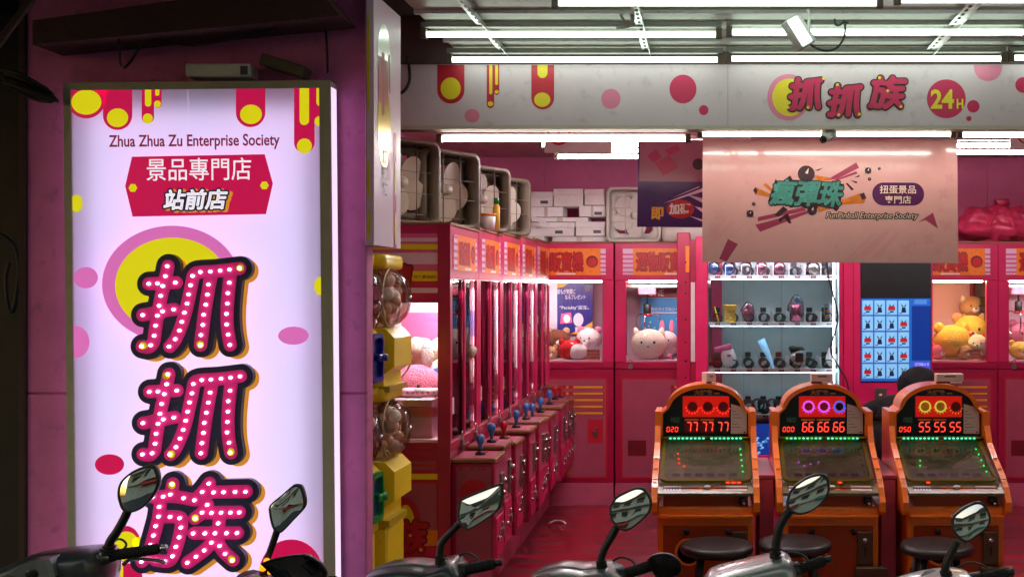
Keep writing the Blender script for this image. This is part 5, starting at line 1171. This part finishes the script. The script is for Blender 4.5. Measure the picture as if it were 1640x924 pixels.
    for x, y in fieldleds: ball('field_led', q, M[('led_red', 'led_purple', 'led_green')[hue]], tuple(FPn.p(x, y*1.7, .012)), .005, 8, 5)
    for k in range(1, 6): ball('lane_led', q, M['led_green' if hue != 1 else 'led_green_dim'], tuple(FPn.p(.205-.002*k, .06+.055*k, .012)), .0055, 8, 5)
    for x in ((.12, .15, .18), (.06,), (-.13,))[hue]: flat('shot_light', q, M['led_red'], FPn, circ(x, .025, .012, .005, 10), h=.003)
    gl = pyd('playfield_glass', [(-hw+.003, .085, .635), (hw-.003, .085, .635), (hw-.003, .485, .821), (-hw+.003, .485, .821)], [(0, 1, 2, 3)], M['glass_dark'], t)
    tb = box('led_bar', t, M['yellow_rim'], -hw+.004, hw-.004, .462, .482, .806, .818)
    for k in range(18):
        x = -.2+k*.0235
        if k in (9,): continue
        ball('led', tb, M['led_teal' if hue != 1 or k % 3 else 'led_green'], (x, .459, .806), (.008, .004, .005), 8, 5)
    for s in (-1, 1): ball('bar_end', tb, M['yellow_rim'], (s*(hw-.03), .464, .811), (.022, .01, .008), 10, 6)
    # arched display board
    bz0, sh_, bz1 = .82, .955, 1.115; pl = Plane((0, .485, 0)); rx = hw-.03
    def arch(g): return [(-hw-.012+g, bz0), (hw+.012-g, bz0), (hw+.012-g, sh_-.01), (hw-.03-g*.6, sh_+.02)]+[((rx-g)*math.cos(R(a)), sh_+.02+(bz1-sh_-.02-g)*math.sin(R(a))) for a in range(8, 173, 8)]+[(-hw+.03+g*.6, sh_+.02), (-hw-.012+g, sh_-.01)]
    o_, i_ = arch(0), arch(.024); frame('arch_frame', t, O, o_, i_, pl, -.10, .03); flat('back_shell', t, O, Plane((0, .545, 0)), arch(.002), h=0, t=.15)
    bdp = flat('display_board', t, M['panel_dark'], pl, i_, h=.0, t=.02)
    flat('title_print', bdp, M['panel_blue'], pl, [(x, z) for x, z in i_ if z > sh_+.07]+[], h=.001); text('lettering', bdp, M['print_gold'], pl, '大彈珠', -.065, .04, 1.052, 1.08, h=.002, bold=.03); flat('title_dash', bdp, M['print_gold'], pl, rect(.048, .08, 1.056, 1.064), h=.002)
    rp = flat('red_window', bdp, M['back_red'], pl, rect(-.13, .135, .925, 1.045), h=.0014)
    for k in range(3):
        cx = -.075+k*.088; col = rings[k]
        if col:
            frame('light_ring', rp, M[col], circ(cx, .985, .034, n=24), circ(cx, .985, .025, n=24), pl, .002, .006)
            flat('ring_core', rp, M['panel_dark' if hue == 1 and k == 2 else 'print_red' if hue != 2 else 'print_gold'], pl, circ(cx, .985, .022, n=20), h=.004)
        else: flat('ring_core', rp, M['print_maroon'], pl, circ(cx, .985, .028, n=20), h=.003)
        for j in range(7): ball('ring_led', rp, M['led_red' if hue == 0 else 'led_purple' if hue == 1 else 'led_yellow'], (cx+.038*math.cos(3.3+j*.45), .481, .985+.04*math.sin(3.3+j*.45)), .0028, 6, 4)
        wn_ = flat('digit_window', bdp, M[('print_maroon', 'panel_dark')[k == 2] if hue == 0 else 'panel_dark'], pl, rect(cx-.05+.005, cx+.038, .835, .915), h=.0016)
        flat('window_caption', wn_, M['print_orange'] if k < 2 else M['panel_blue'], pl, rect(cx-.042, cx+.035, .905, .915), h=.0022)
        for j, ch in enumerate(big): seg_digit('digit', wn_, M['led_red'], pl, ch, cx-.036+j*.036, .843, .024, .052, .0028)
    for j, ch in enumerate(small): seg_digit('digit', bdp, M['led_red'], pl, ch, -.222+j*.024, .842, .014, .026, .002)
    for j, ch in enumerate('150'): seg_digit('digit', bdp, M['led_green_dim'], pl, ch, -.21+j*.022, .897, .013, .024, .002)
    pc = flat('notice_sheet', bdp, M['paper'], pl, [(.145, .83), (.235, .83), (.235, .95), (.20, .985), (.145, 1.0)], h=.0018)
    for j in range(7): flat('notice_line', pc, M['print_grey'], pl, rect(.152, .16+.06*((j*37) % 10)/10, .848+j*.018, .851+j*.018), h=.0024)
    flat('notice_mark', pc, M['print_black'], pl, circ(.222, .838, .005, n=8), h=.0026)
    return t
M['steel_dark'] = mat('steel_dark', (104, 88, 72), .4, .7, var=.2); M['yellow_rim'] = mat('yellow_rim', (196, 170, 40), .35, var=.1, coat=.3)
pinball('left orange pinball machine showing 77 77 77', 1130, '77', '020', (None, None, None), 0, 0)
pinball('middle orange pinball machine showing 66 66 66', 1322, '66', '000', ('led_purple', 'led_purple', 'led_blue'), 0, 1)
pinball('right orange pinball machine showing 55 55 55', 1514.5, '55', '050', ('led_yellow', 'led_yellow', None), 0, 2)
for lb, px, pz, w_, rz, m_ in (('crumpled pale paper box on the left pinball machine', 1136, 1.117, .062, .5, 1), ('pale card box on the middle pinball machine', 1316, 1.117, .125, 0, 0), ('long pale card box on the right pinball machine', 1520, 1.117, .155, 0, 0)):
    d = 6.26; t = thing('card_box', lb, 'box', ((px-VX)*d/F, d, pz), rz, 'card boxes on the pinball machines')
    b_ = box('carton', t, M['paper'], -w_/2, w_/2, -.025, .035, 0, .055 if not m_ else .062, .003, 1); box('dark_edge', b_, M['print_maroon'], -w_/2-.001, w_/2+.001, -.0265, -.0255, .001, .012)
    box('white_patch', b_, M['print_white'], 0, w_*.45, -.0275, -.0266, .003, .0105)
    text('lettering', b_, M['print_grey'], Plane((0, -.0256, 0)), 'BALL', -w_*.2, w_*.25, .03, .045, h=.001) if False else flat('print_patch', b_, M['print_grey'], Plane((0, -.0256, 0)), rect(-w_*.2, w_*.2, .036, .044), h=.0008)
# low pink dividers between the pinball machines
for lb, px in (('low pink divider between the left and middle pinball machines', 1226), ('low pink divider between the middle and right pinball machines', 1418)):
    t = thing('divider_cabinet', lb, 'cabinet', ((px-VX)*6.05/F, 5.95, 0), 0, 'low pink dividers between the pinball machines'); box('divider_body', t, M['plinth_pink'], -.04, .04, .0, .62, 0, .62, .004, 1); box('divider_top', t, M['panel_mauve'], -.045, .045, -.006, .63, .6205, .645, .004, 1)
# stools
for lb, px, d, z in (('black stool in front of the left pinball machine', 1148, 5.45, .385), ('black stool in front of the middle pinball machine', 1273, 5.45, .40), ('black stool in front of the right pinball machine', 1500, 5.45, .385)):
    t = thing('stool', lb, 'stool', ((px-VX)*d/F, d, 0), .3, 'black stools at the pinball machines')
    lathe('seat', t, M['black_plastic'], [(.15, z-.05), (.178, z-.04), (.185, z-.02), (.178, z-.004), (.15, z)], seg=32)
    for k in range(4): a = k*math.pi/2+.5; tube('leg', t, M['black_plastic'], [(.11*math.cos(a), .11*math.sin(a), z-.05), (.165*math.cos(a), .165*math.sin(a), 0)], .019, 8)
    frame('foot_ring', t, M['black_plastic'], circ(0, 0, .146, n=24), circ(0, 0, .13, n=24), Plane((0, 0, .15), (1, 0, 0), (0, 1, 0)), -.01, .01)

# person in black, seated behind the right pinball machine
per = thing('person', 'person in black with head down, seated behind the right pinball machine', 'person', ((1422-VX)*6.95/F, 6.95, 0), R(-12))
per.scale = (1.05, 1.05, .96)
def skin(name, parent, m, verts, edges, root=0, sub=2):
    me = bpy.data.meshes.new(name); me.from_pydata([v_[:3] for v_ in verts], edges, []); o = bpy.data.objects.new(name, me); COL.objects.link(o); me.materials.append(m); o.parent = parent
    sk = o.modifiers.new('skin', 'SKIN'); ss = o.modifiers.new('subdivision', 'SUBSURF'); ss.levels = sub; ss.render_levels = sub; sk.use_smooth_shade = True
    for i, v_ in enumerate(verts): r = v_[3]; me.skin_vertices[0].data[i].radius = r if isinstance(r, tuple) else (r, r)
    me.skin_vertices[0].data[root].use_root = True
    return o
V_ = [(0, 0, .50, (.17, .13)), (0, .02, .66, (.155, .12)), (.04, .06, .82, (.18, .125)), (.10, .10, .93, (.16, .11)), (.15, .13, .99, .07), (.19, .16, 1.04, .075),
      (-.13, .09, .90, .08), (-.22, .16, .70, .06), (-.20, .38, .62, .045), (.28, .09, .91, .07), (.29, .16, .70, .055), (.20, .38, .62, .045),
      (-.10, .12, .47, .085), (-.12, .48, .48, .068), (-.12, .46, .12, .05), (-.12, .46, .06, .045), (-.12, .60, .035, .035), (.10, .12, .47, .085), (.12, .48, .48, .068), (.12, .46, .12, .05), (.12, .46, .06, .045), (.12, .60, .035, .035)]
skin('body', per, M['cloth_black'], V_, [(0, 1), (1, 2), (2, 3), (3, 4), (4, 5), (3, 6), (6, 7), (7, 8), (3, 9), (9, 10), (10, 11), (0, 12), (12, 13), (13, 14), (14, 15), (15, 16), (0, 17), (17, 18), (18, 19), (19, 20), (20, 21)])
ball('hood', per, M['cloth_black'], (.18, .17, 1.075), (.13, .135, .13), 20, 14, .02, 3)
fc = ball('face', per, M['skin'], (.18, .245, 1.05), (.075, .075, .095), 16, 12)
for s in (-1, 1): ball('eye', fc, M['black'], (.18+s*.03, .313, 1.06), .009, 8, 5)
ball('nose', fc, M['skin'], (.18, .325, 1.035), (.011, .014, .018), 8, 6); ball('mouth', fc, M['print_maroon'], (.18, .312, 1.0), (.022, .006, .006), 8, 5)
for s in (-1, 1):
    hnd = skin('hand', per, M['skin'], [(s*.20, .38, .62, .03), (s*.19, .43, .61, (.036, .02)), (s*.185, .46, .605, (.038, .018)), (s*.215, .50, .60, .009), (s*.215, .53, .585, .008), (s*.195, .51, .60, .009), (s*.195, .545, .58, .008), (s*.175, .51, .60, .009), (s*.175, .54, .58, .008), (s*.157, .50, .60, .009), (s*.157, .525, .585, .008), (s*.16, .43, .61, .011), (s*.145, .46, .595, .009)],
               [(0, 1), (1, 2), (2, 3), (3, 4), (2, 5), (5, 6), (2, 7), (7, 8), (2, 9), (9, 10), (1, 11), (11, 12)], 0, 1)
t = thing('stool', 'hidden black stool under the person in black', 'stool', (per.location.x, per.location.y, 0), 0, 'black stools at the pinball machines'); lathe('seat', t, M['black_plastic'], [(.15, .37), (.16, .39), (.15, .41)], seg=20)
for k in range(4): a = k*math.pi/2+.5; tube('leg', t, M['black_plastic'], [(.11*math.cos(a), .11*math.sin(a), .37), (.15*math.cos(a), .15*math.sin(a), 0)], .017, 6)
t = thing('litter', 'small curled white scrap on the red floor', 'litter', W(893, 836, 7.75)); t.location.z = .004
tube('scrap', t, M['print_white'], spline([(-.06, 0, .0), (-.02, .02, .012), (.03, .0, .016), (.06, -.02, .0)], 4), .006, 5)

# ------------------------------------------------------------------ capsule machines beside the pillar
def gacha(label, y, z, X, handle):
    t = thing('capsule_machine', label, 'capsule machine', (X, y, z), 0, 'yellow capsule machines beside the pillar'); Yl = M['yellow']
    def prism(name, prof, y0, y1, m, par=t):
        n = len(prof); v_ = [(a, y0, b) for a, b in prof]+[(a, y1, b) for a, b in prof]
        return pyd(name, v_, [tuple(range(n)), tuple(range(n, 2*n))[::-1]]+[((i+1) % n, i, i+n, (i+1) % n+n) for i in range(n)], m, par)
    prism('body', [(-.30, .0), (-.045, .0), (-.045, .05), (-.0, .08), (-.0, .20), (-.04, .24), (-.30, .24)], -.13, .13, Yl)
    box('top_cap', t, Yl, -.30, -.035, -.135, .135, .488, .55, .02, 3)
    box('back_case', t, Yl, -.30, -.16, -.13, .13, .24, .488)
    prof = [(.136, -.14), (.136, -.10), (.132, -.055), (.115, -.015), (.085, .012), (.045, .024), (.0, .028)]
    dm = lathe('dome', t, M['dome'], [(r, h) for r, h in prof], (0, 0, .366), axis='X', seg=28, squash=(1, .95))
    for r, h in ((.138, -.13), (.134, -.05)): tube('dome_rim', dm, M['dome_rim'], [(h, r*math.cos(a*.2618), .366+r*.95*math.sin(a*.2618)) for a in range(25)], .004, 6)
    cyl('dome_bolt', dm, M['chrome'], (.024, 0, .366), (.036, 0, .366), .012, seg=10)
    rr = random.Random(y*z)
    for k in range(24): ball('capsule', t, M[rr.choice(('dome_pinkish', 'dome_dark', 'print_white'))], (-.075+rr.uniform(-.035, .04), rr.uniform(-.085, .085), .272+rr.random()*.17), .03, 10, 7)
    hm = M[handle]; cz = .13
    if y > 4.5: return t
    fr_ = frame('handle_frame', t, hm, rrect(-.075, .075, .03, .225, .03, 3), rrect(-.058, .058, .048, .207, .02, 3), Plane((.001, 0, 0), (0, 1, 0), (0, 0, 1)), 0, .02)
    cyl('turn_knob', t, hm, (.001, 0, cz), (.055, 0, cz), .014, seg=12); box('turn_paddle', t, hm, .03, .042, -.05, .05, cz-.014, cz+.014, .004, 1)
    box('chute_door', t, M['yellow_rim'], -.044, -.03, -.06, .06, .012, .062)
    box('price_sheet', t, M['poster_navy'], .0005, .002, -.056, .056, .05, .205)
M['dome_rim'] = mat('dome_rim', (222, 196, 170), .15, .3, var=.05); M['dome_pinkish'] = mat('dome_pinkish', (244, 206, 198), .3, var=.1); M['dome_dark'] = mat('dome_dark', (226, 178, 164), .3, var=.1)
for y, X, nm in ((4.36, -1.325, 'near'), (4.66, -1.29, 'far')):
    d = y
    z1 = CAMZ-(565+55-VY)*d/F; 
    gacha('upper '+nm+' yellow capsule machine'+(' with a blue handle' if nm == 'near' else ' behind the blue handled one'), y, 1.245, X, 'blue_handle'); gacha('lower '+nm+' yellow capsule machine'+(' with a green handle' if nm == 'near' else ' behind the green handled one'), y, .69, X, 'green_handle')
    t = thing('capsule_stand', nm+' yellow stand under the capsule machines', 'stand', (X, y, 0), 0, 'yellow stands under the capsule machines'); box('stand_body', t, M['yellow'], -.29, -.03, -.125, .125, 0, .66, .01, 1); box('shelf', t, M['yellow_rim'], -.295, -.02, -.13, .13, .661, .689); q = box('shelf', t, M['yellow_rim'], -.295, -.02, -.13, .13, 1.2205, 1.2445)
# ------------------------------------------------------------------ parked scooters (nose to the shop, handlebars in view)
SC = 2.95
def scooter(label, cpx, paint, outline, grips, mirrors, lever=None, trim=None, cluster=None, extra=None, tone='scooter_dark'):
    X0 = (cpx-VX)*SC/F; t = thing('scooter', label, 'scooter', (X0, SC, 0), 0, 'scooters parked in front of the shop'); Pm = M[paint]
    def L(px, py, d=SC): w_ = W(px, py, d); return Vector((w_.x-X0, w_.y-SC, w_.z))
    # handlebar cover: outline swept through rounded sections
    o2 = [L(*p) for p in outline]; o2 = [Vector(q) for q in spline([o2[-1]]+o2, 3)[3:]]; cx = sum(p.x for p in o2)/len(o2); cz = sum(p.z for p in o2)/len(o2); n = len(o2)
    V = []; FF = []; lay = [(-.075, .35), (-.072, .62), (-.055, .86), (-.025, .97), (.0, 1.), (.05, .97), (.10, .82), (.13, .5), (.135, .2)]
    for dy, s in lay: V += [(cx+(p.x-cx)*(s*.5+.5), dy, cz+(p.z-cz)*s) for p in o2]
    for i in range(len(lay)-1):
        for k in range(n): a, b = i*n+k, i*n+(k+1) % n; FF.append((a, b, b+n, a+n))
    FF += [tuple(range(n))[::-1], tuple(range((len(lay)-1)*n, len(lay)*n))]
    hb = pyd('handlebar_cover', V, FF, Pm, t, True)
    bm = bmesh.new(); bm.from_mesh(hb.data); bmesh.ops.recalc_face_normals(bm, faces=bm.faces[:]); bm.to_mesh(hb.data); bm.free()
    if trim:
        q = spline([L(*p)+Vector((0, -.004, .0)) for p in trim], 4); tube('edge_trim', hb, M['silver_paint'], q, .0035, 6)
    if cluster:
        q = [L(*p) for p in cluster]; c_ = sum(q, Vector())/len(q); n2 = len(q)
        V = [(p.x, -.088-.0*(p.z-c_.z), p.z) for p in q]+[(c_.x+(p.x-c_.x)*.8, -.096, c_.z+(p.z-c_.z)*.8) for p in q]+[(p.x, -.04, p.z) for p in q]
        ln = pyd('instrument_lens', V, [tuple(range(n2, 2*n2))]+[(i, (i+1) % n2, (i+1) % n2+n2, i+n2) for i in range(n2)]+[((i+1) % n2, i, i+2*n2, (i+1) % n2+2*n2) for i in range(n2)], M['lens_clear'], hb)
        bm = bmesh.new(); bm.from_mesh(ln.data); bmesh.ops.recalc_face_normals(bm, faces=bm.faces[:]); bm.to_mesh(ln.data); bm.free()
        ball('dial', ln, M['panel_dark'], (c_.x, -.097, c_.z-.003), (.018, .003, .014), 14, 8); 
    for g in grips:
        a, b = L(*g[0]), L(*g[1]); dr = (b-a).normalized(); gr = tube('grip', t, M['rubber'], [a, a+(b-a)*.12, a+(b-a)*.15, b-dr*.004, b], [.0175, .0175, .0145, .0145, .012], 14)
        for k in range(9): q = a+(b-a)*(.22+.08*k); cyl('grip_rib', gr, M['rubber'], q, q+dr*.004, .0153, seg=12)
        cyl('bar_end', gr, M['chrome'] if len(g) > 2 else M['black_plastic'], b, b+dr*.02, .009, seg=10)
        pod = cyl('switch_pod', gr, M['steel'] if len(g) > 2 else M['black_plastic'], a-dr*.03, a+dr*.012, .024, .021, 14); box('switch', pod, M['silver_paint'], a.x-.022, a.x-.006, a.y-.03, a.y-.018, a.z-.002, a.z+.010, .002, 1)
    for g in grips:
        a, b = L(*g[0]), L(*g[1]); tube('control_cable', t, M['cable'], spline([a+Vector((.015, .0, -.01)), a+Vector((.035, .03, .022)), a+Vector((-.01, .07, .03)), a+Vector((-.06, .09, -.01))], 5), .0032, 6)
    if lever:
        tube('brake_lever', t, M['chrome'], spline([L(*p)+Vector((0, .03, 0)) for p in lever], 4), .0055, 8)
    for mr in mirrors:
        poly, stem, mm, tilt, yaw = mr; q = [L(*p, SC-.03) for p in poly]; q = [Vector(z_) for z_ in spline(q+[q[0]], 3)[:-1]]; c_ = sum(q, Vector())/len(q); n = len(q); T = math.tan(tilt); Y_ = math.tan(yaw)
        def mp(p, s, dy): x, z = (p.x-c_.x)*s, (p.z-c_.z)*s; return (c_.x+x, c_.y+z*T+x*Y_+dy, c_.z+z)
        V = []
        for s, dy in ((1.0, 0), (1.10, -.003), (1.14, .006), (1.08, .022), (.75, .036), (.3, .042)): V += [mp(p, s, dy) for p in q]
        FF = [(i*n+k, i*n+(k+1) % n, (i+1)*n+(k+1) % n, (i+1)*n+k) for i in range(5) for k in range(n)]+[tuple(range(5*n, 6*n))]
        mo = pyd('mirror', V, FF, M['black_plastic'], t, True)
        bm = bmesh.new(); bm.from_mesh(mo.data); bmesh.ops.recalc_face_normals(bm, faces=bm.faces[:]); bm.to_mesh(mo.data); bm.free()
        V = [mp(p, 1.0, .0005) for p in q]+[mp(p, .66, -.0022) for p in q]+[mp(p, .33, -.0034) for p in q]+[mp(c_, 0, -.0038)]
        FF = [(i*n+k, i*n+(k+1) % n, (i+1)*n+(k+1) % n, (i+1)*n+k) for i in range(2) for k in range(n)]+[(2*n+k, 2*n+(k+1) % n, 3*n) for k in range(n)]
        g_ = pyd('mirror_glass', V, FF, M[mm], mo, True)
        if stem:
            s_ = spline([L(*p[:2], SC-.012) for p in stem], 4); k_ = len(s_); rad = [stem[0][2]+(stem[-1][2]-stem[0][2])*i/(k_-1) for i in range(k_)]
            tube('mirror_stem', mo, M['black_plastic'], s_, rad, 10)
            for j in range(3): e = s_[-2-j*1]; tube('stem_boot', mo, M['rubber'], [e, e+Vector((0, 0, -.006))], rad[-1]*1.35, 10)
    # the rest of the machine below the picture edge
    hx = sum(p.x for p in o2)/len(o2); zb = .80
    tube('steering_column', t, M['black_plastic'], [(hx, .02, zb+.06), (hx, .14, .55), (hx, .24, .36)], .035, 10)
    v_, f_ = [], []
    for i, (z, w_, y) in enumerate(((.30, .17, .16), (.42, .21, .19), (.58, .23, .17), (.72, .20, .12), (.80, .13, .08))):
        for k in range(9): u = k/8*2-1; v_.append((hx+u*w_, y-.07*u*u, z))
    for i in range(4):
        for k in range(8): a = i*9+k; f_.append((a, a+1, a+10, a+9))
    ls = pyd('leg_shield', v_, f_, Pm, t, True); so_ = ls.modifiers.new('thickness', 'SOLIDIFY'); so_.thickness = .02
    box('front_fender', t, Pm, hx-.06, hx+.06, .12, .52, .40, .47, .025, 2)
    box('floorboard', t, M['black_plastic'], hx-.16, hx+.16, -.38, .13, .26, .32, .02, 2)
    box('rear_body', t, Pm, hx-.14, hx+.14, -1.15, -.36, .34, .68, .06, 3, taper=.86); box('seat', t, M['rubber'], hx-.135, hx+.135, -1.1, -.40, .685, .76, .03, 3)
    box('tail_light', t, M['print_red'], hx-.08, hx+.08, -1.185, -1.14, .52, .60, .012, 2); box('exhaust', t, M['steel'], hx+.17, hx+.25, -1.1, -.55, .22, .31, .03, 2)
    for yy in (.37, -.92):
        wh = lathe('wheel', t, M['rubber'], [(.16, -.045), (.205, -.045), (.225, -.02), (.225, .02), (.205, .045), (.16, .045), (.16, -.045)], (hx, yy, .225), axis='X', seg=26); lathe('rim', wh, M['steel'], [(.05, -.03), (.158, -.04), (.158, .04), (.05, .03)], (hx, yy, .225), axis='X', seg=20)
    if extra: extra(t, L, hb)
    return t
def zp(pts, ox, oy, s): return [(ox+x/s, oy+y/s) for x, y in pts]
mA = zp([(1075, 45), (1120, 55), (1150, 120), (1150, 200), (1100, 290), (1040, 350), (970, 380), (910, 370), (875, 310), (860, 240), (880, 160), (960, 90)], 20, 740, 5.023)
mB = zp([(465, 202), (495, 215), (525, 300), (520, 370), (440, 460), (370, 535), (330, 535), (300, 500), (275, 420), (272, 350), (350, 280), (430, 210)], 380, 740, 5.023)
mC = zp([(690, 320), (760, 285), (980, 200), (1005, 220), (1000, 330), (970, 390), (880, 455), (770, 520), (740, 510), (685, 460), (682, 390)], 600, 740, 5.023)
mD = zp([(700, 365), (740, 300), (820, 255), (900, 225), (960, 240), (1000, 300), (1000, 370), (960, 430), (850, 515), (790, 520), (730, 480), (700, 420)], 840, 740, 5.021)
mE = zp([(120, 590), (140, 540), (200, 495), (260, 478), (285, 495), (290, 540), (260, 590), (210, 625), (160, 635), (125, 615)], 1220, 590, 2.766)
mF = zp([(570, 390), (580, 320), (680, 240), (800, 185), (870, 200), (915, 280), (915, 350), (870, 420), (780, 480), (700, 530), (640, 515), (580, 450)], 1440, 780, 6.415)
mG = zp([(300, 420), (350, 370), (450, 348), (560, 370), (640, 440), (662, 520), (640, 590), (560, 640), (420, 650), (330, 520)], 1000, 840, 7.4545)
mH = zp([(270, 790), (380, 755), (545, 745), (610, 790), (655, 870), (650, 960), (560, 1040), (420, 1040), (330, 900)], 380, 740, 5.023)
K = .0075
scooter('dark scooter at the far left with a clear instrument lens', 70, 'scooter_dark', [(-70, 1000), (-62, 945), (-10, 915), (40, 892), (62, 886), (105, 880), (150, 877), (164, 881), (170, 905), (168, 940), (150, 1000)], [((172, 890), (255, 878), 1)],
        [(mA, [(207, 812, .011), (200, 828, .0105), (188, 850, .010), (176, 868, .012), (172, 888, .012)], 'mirror', .12, -.05)], lever=[(188, 908), (200, 899), (222, 899), (244, 901), (256, 905)], cluster=zp([(110, 835), (200, 770), (300, 730), (450, 710), (475, 750), (500, 850), (450, 915), (300, 890), (200, 865)], 20, 740, 5.023))
def xb(t, L, hb):
    for x, y, r in ((434.5, 894, .009), (428, 904, .010), (439, 911, .006)): ball('indicator', hb, M['amber'], tuple(L(x, y)+Vector((0, -.03, 0))), r, 10, 7)
scooter('scooter with glowing amber indicators in front of the lit sign', 372, 'scooter_dark', [(290, 1010), (310, 965), (350, 938), (395, 923), (430, 916), (448, 919), (458, 940), (455, 1010)], [((452, 935), (540, 930))],
        [(mB, [(446, 843, .0095), (441, 858, .007), (432, 884, .0055), (424, 905, .006), (422, 922, .008)], 'mirror', .16, -.05), (mH, [(452, 925, .008), (446, 945, .008)], 'mirror', -.5, .35)], extra=xb)
scooter('dark grey scooter with a pale edge line beside the pillar', 655, 'scooter_dark', [(580, 1000), (584, 930), (600, 912), (630, 904), (662, 903), (690, 906), (715, 898), (728, 897), (738, 907), (748, 930), (740, 1000)], [((740, 913), (792, 902))],
        [(mC, [(736, 838, .010), (724, 850, .006), (708, 868, .005), (705, 884, .009), (705, 902, .010)], 'mirror', .28, -.15)], trim=[(588, 922), (604, 910), (632, 903.5), (664, 902), (692, 905), (716, 897)])
scooter('grey scooter with a pale edge line in the shop doorway', 905, 'scooter_grey', [(838, 1000), (842, 935), (860, 917), (890, 908), (915, 908), (935, 911), (960, 907), (978, 906), (992, 914), (1003, 928), (1000, 1000)], [((995, 920), (1046, 904))],
        [(mD, [(988, 843, .011), (980, 858, .0105), (969, 876, .008), (963, 893, .006), (965, 909, .011)], 'mirror', .28, -.12)], trim=[(848, 926), (866, 914), (892, 907.5), (916, 907.5), (936, 910.5), (962, 906)])
scooter('silver scooter in front of the middle pinball machine', 1195, 'silver_paint', [(1120, 1000), (1124, 934), (1150, 917), (1200, 903), (1235, 894), (1252, 889.5), (1264, 892), (1272, 905), (1276, 930), (1270, 1000)], [((1274, 912), (1321, 897))],
        [(mE, [(1268, 815, .0125), (1258, 826, .012), (1248, 845, .0115), (1243, 870, .011), (1242, 894, .012)], 'mirror', .24, -.12), (mG, [(1060, 925, .008), (1075, 950, .009), (1110, 965, .009)], 'mirror_painted_dark', -.35, .1)],
        cluster=zp([(60, 690), (200, 620), (340, 590), (480, 580), (560, 600), (600, 640), (605, 689), (560, 760), (300, 790), (100, 760)], 1140, 840, 8.2))
scooter('scooter at the right whose grey handlebar only peeks in', 1480, 'scooter_white', [(1400, 1000), (1410, 960), (1450, 935), (1502, 921), (1540, 917.5), (1556, 921), (1566, 940), (1560, 1000)], [((1566, 928), (1612, 917))],
        [(mF, [(1533, 866, .010), (1526, 880, .009), (1517, 898, .006), (1514, 910, .010), (1518, 924, .012)], 'mirror', .3, -.1)])
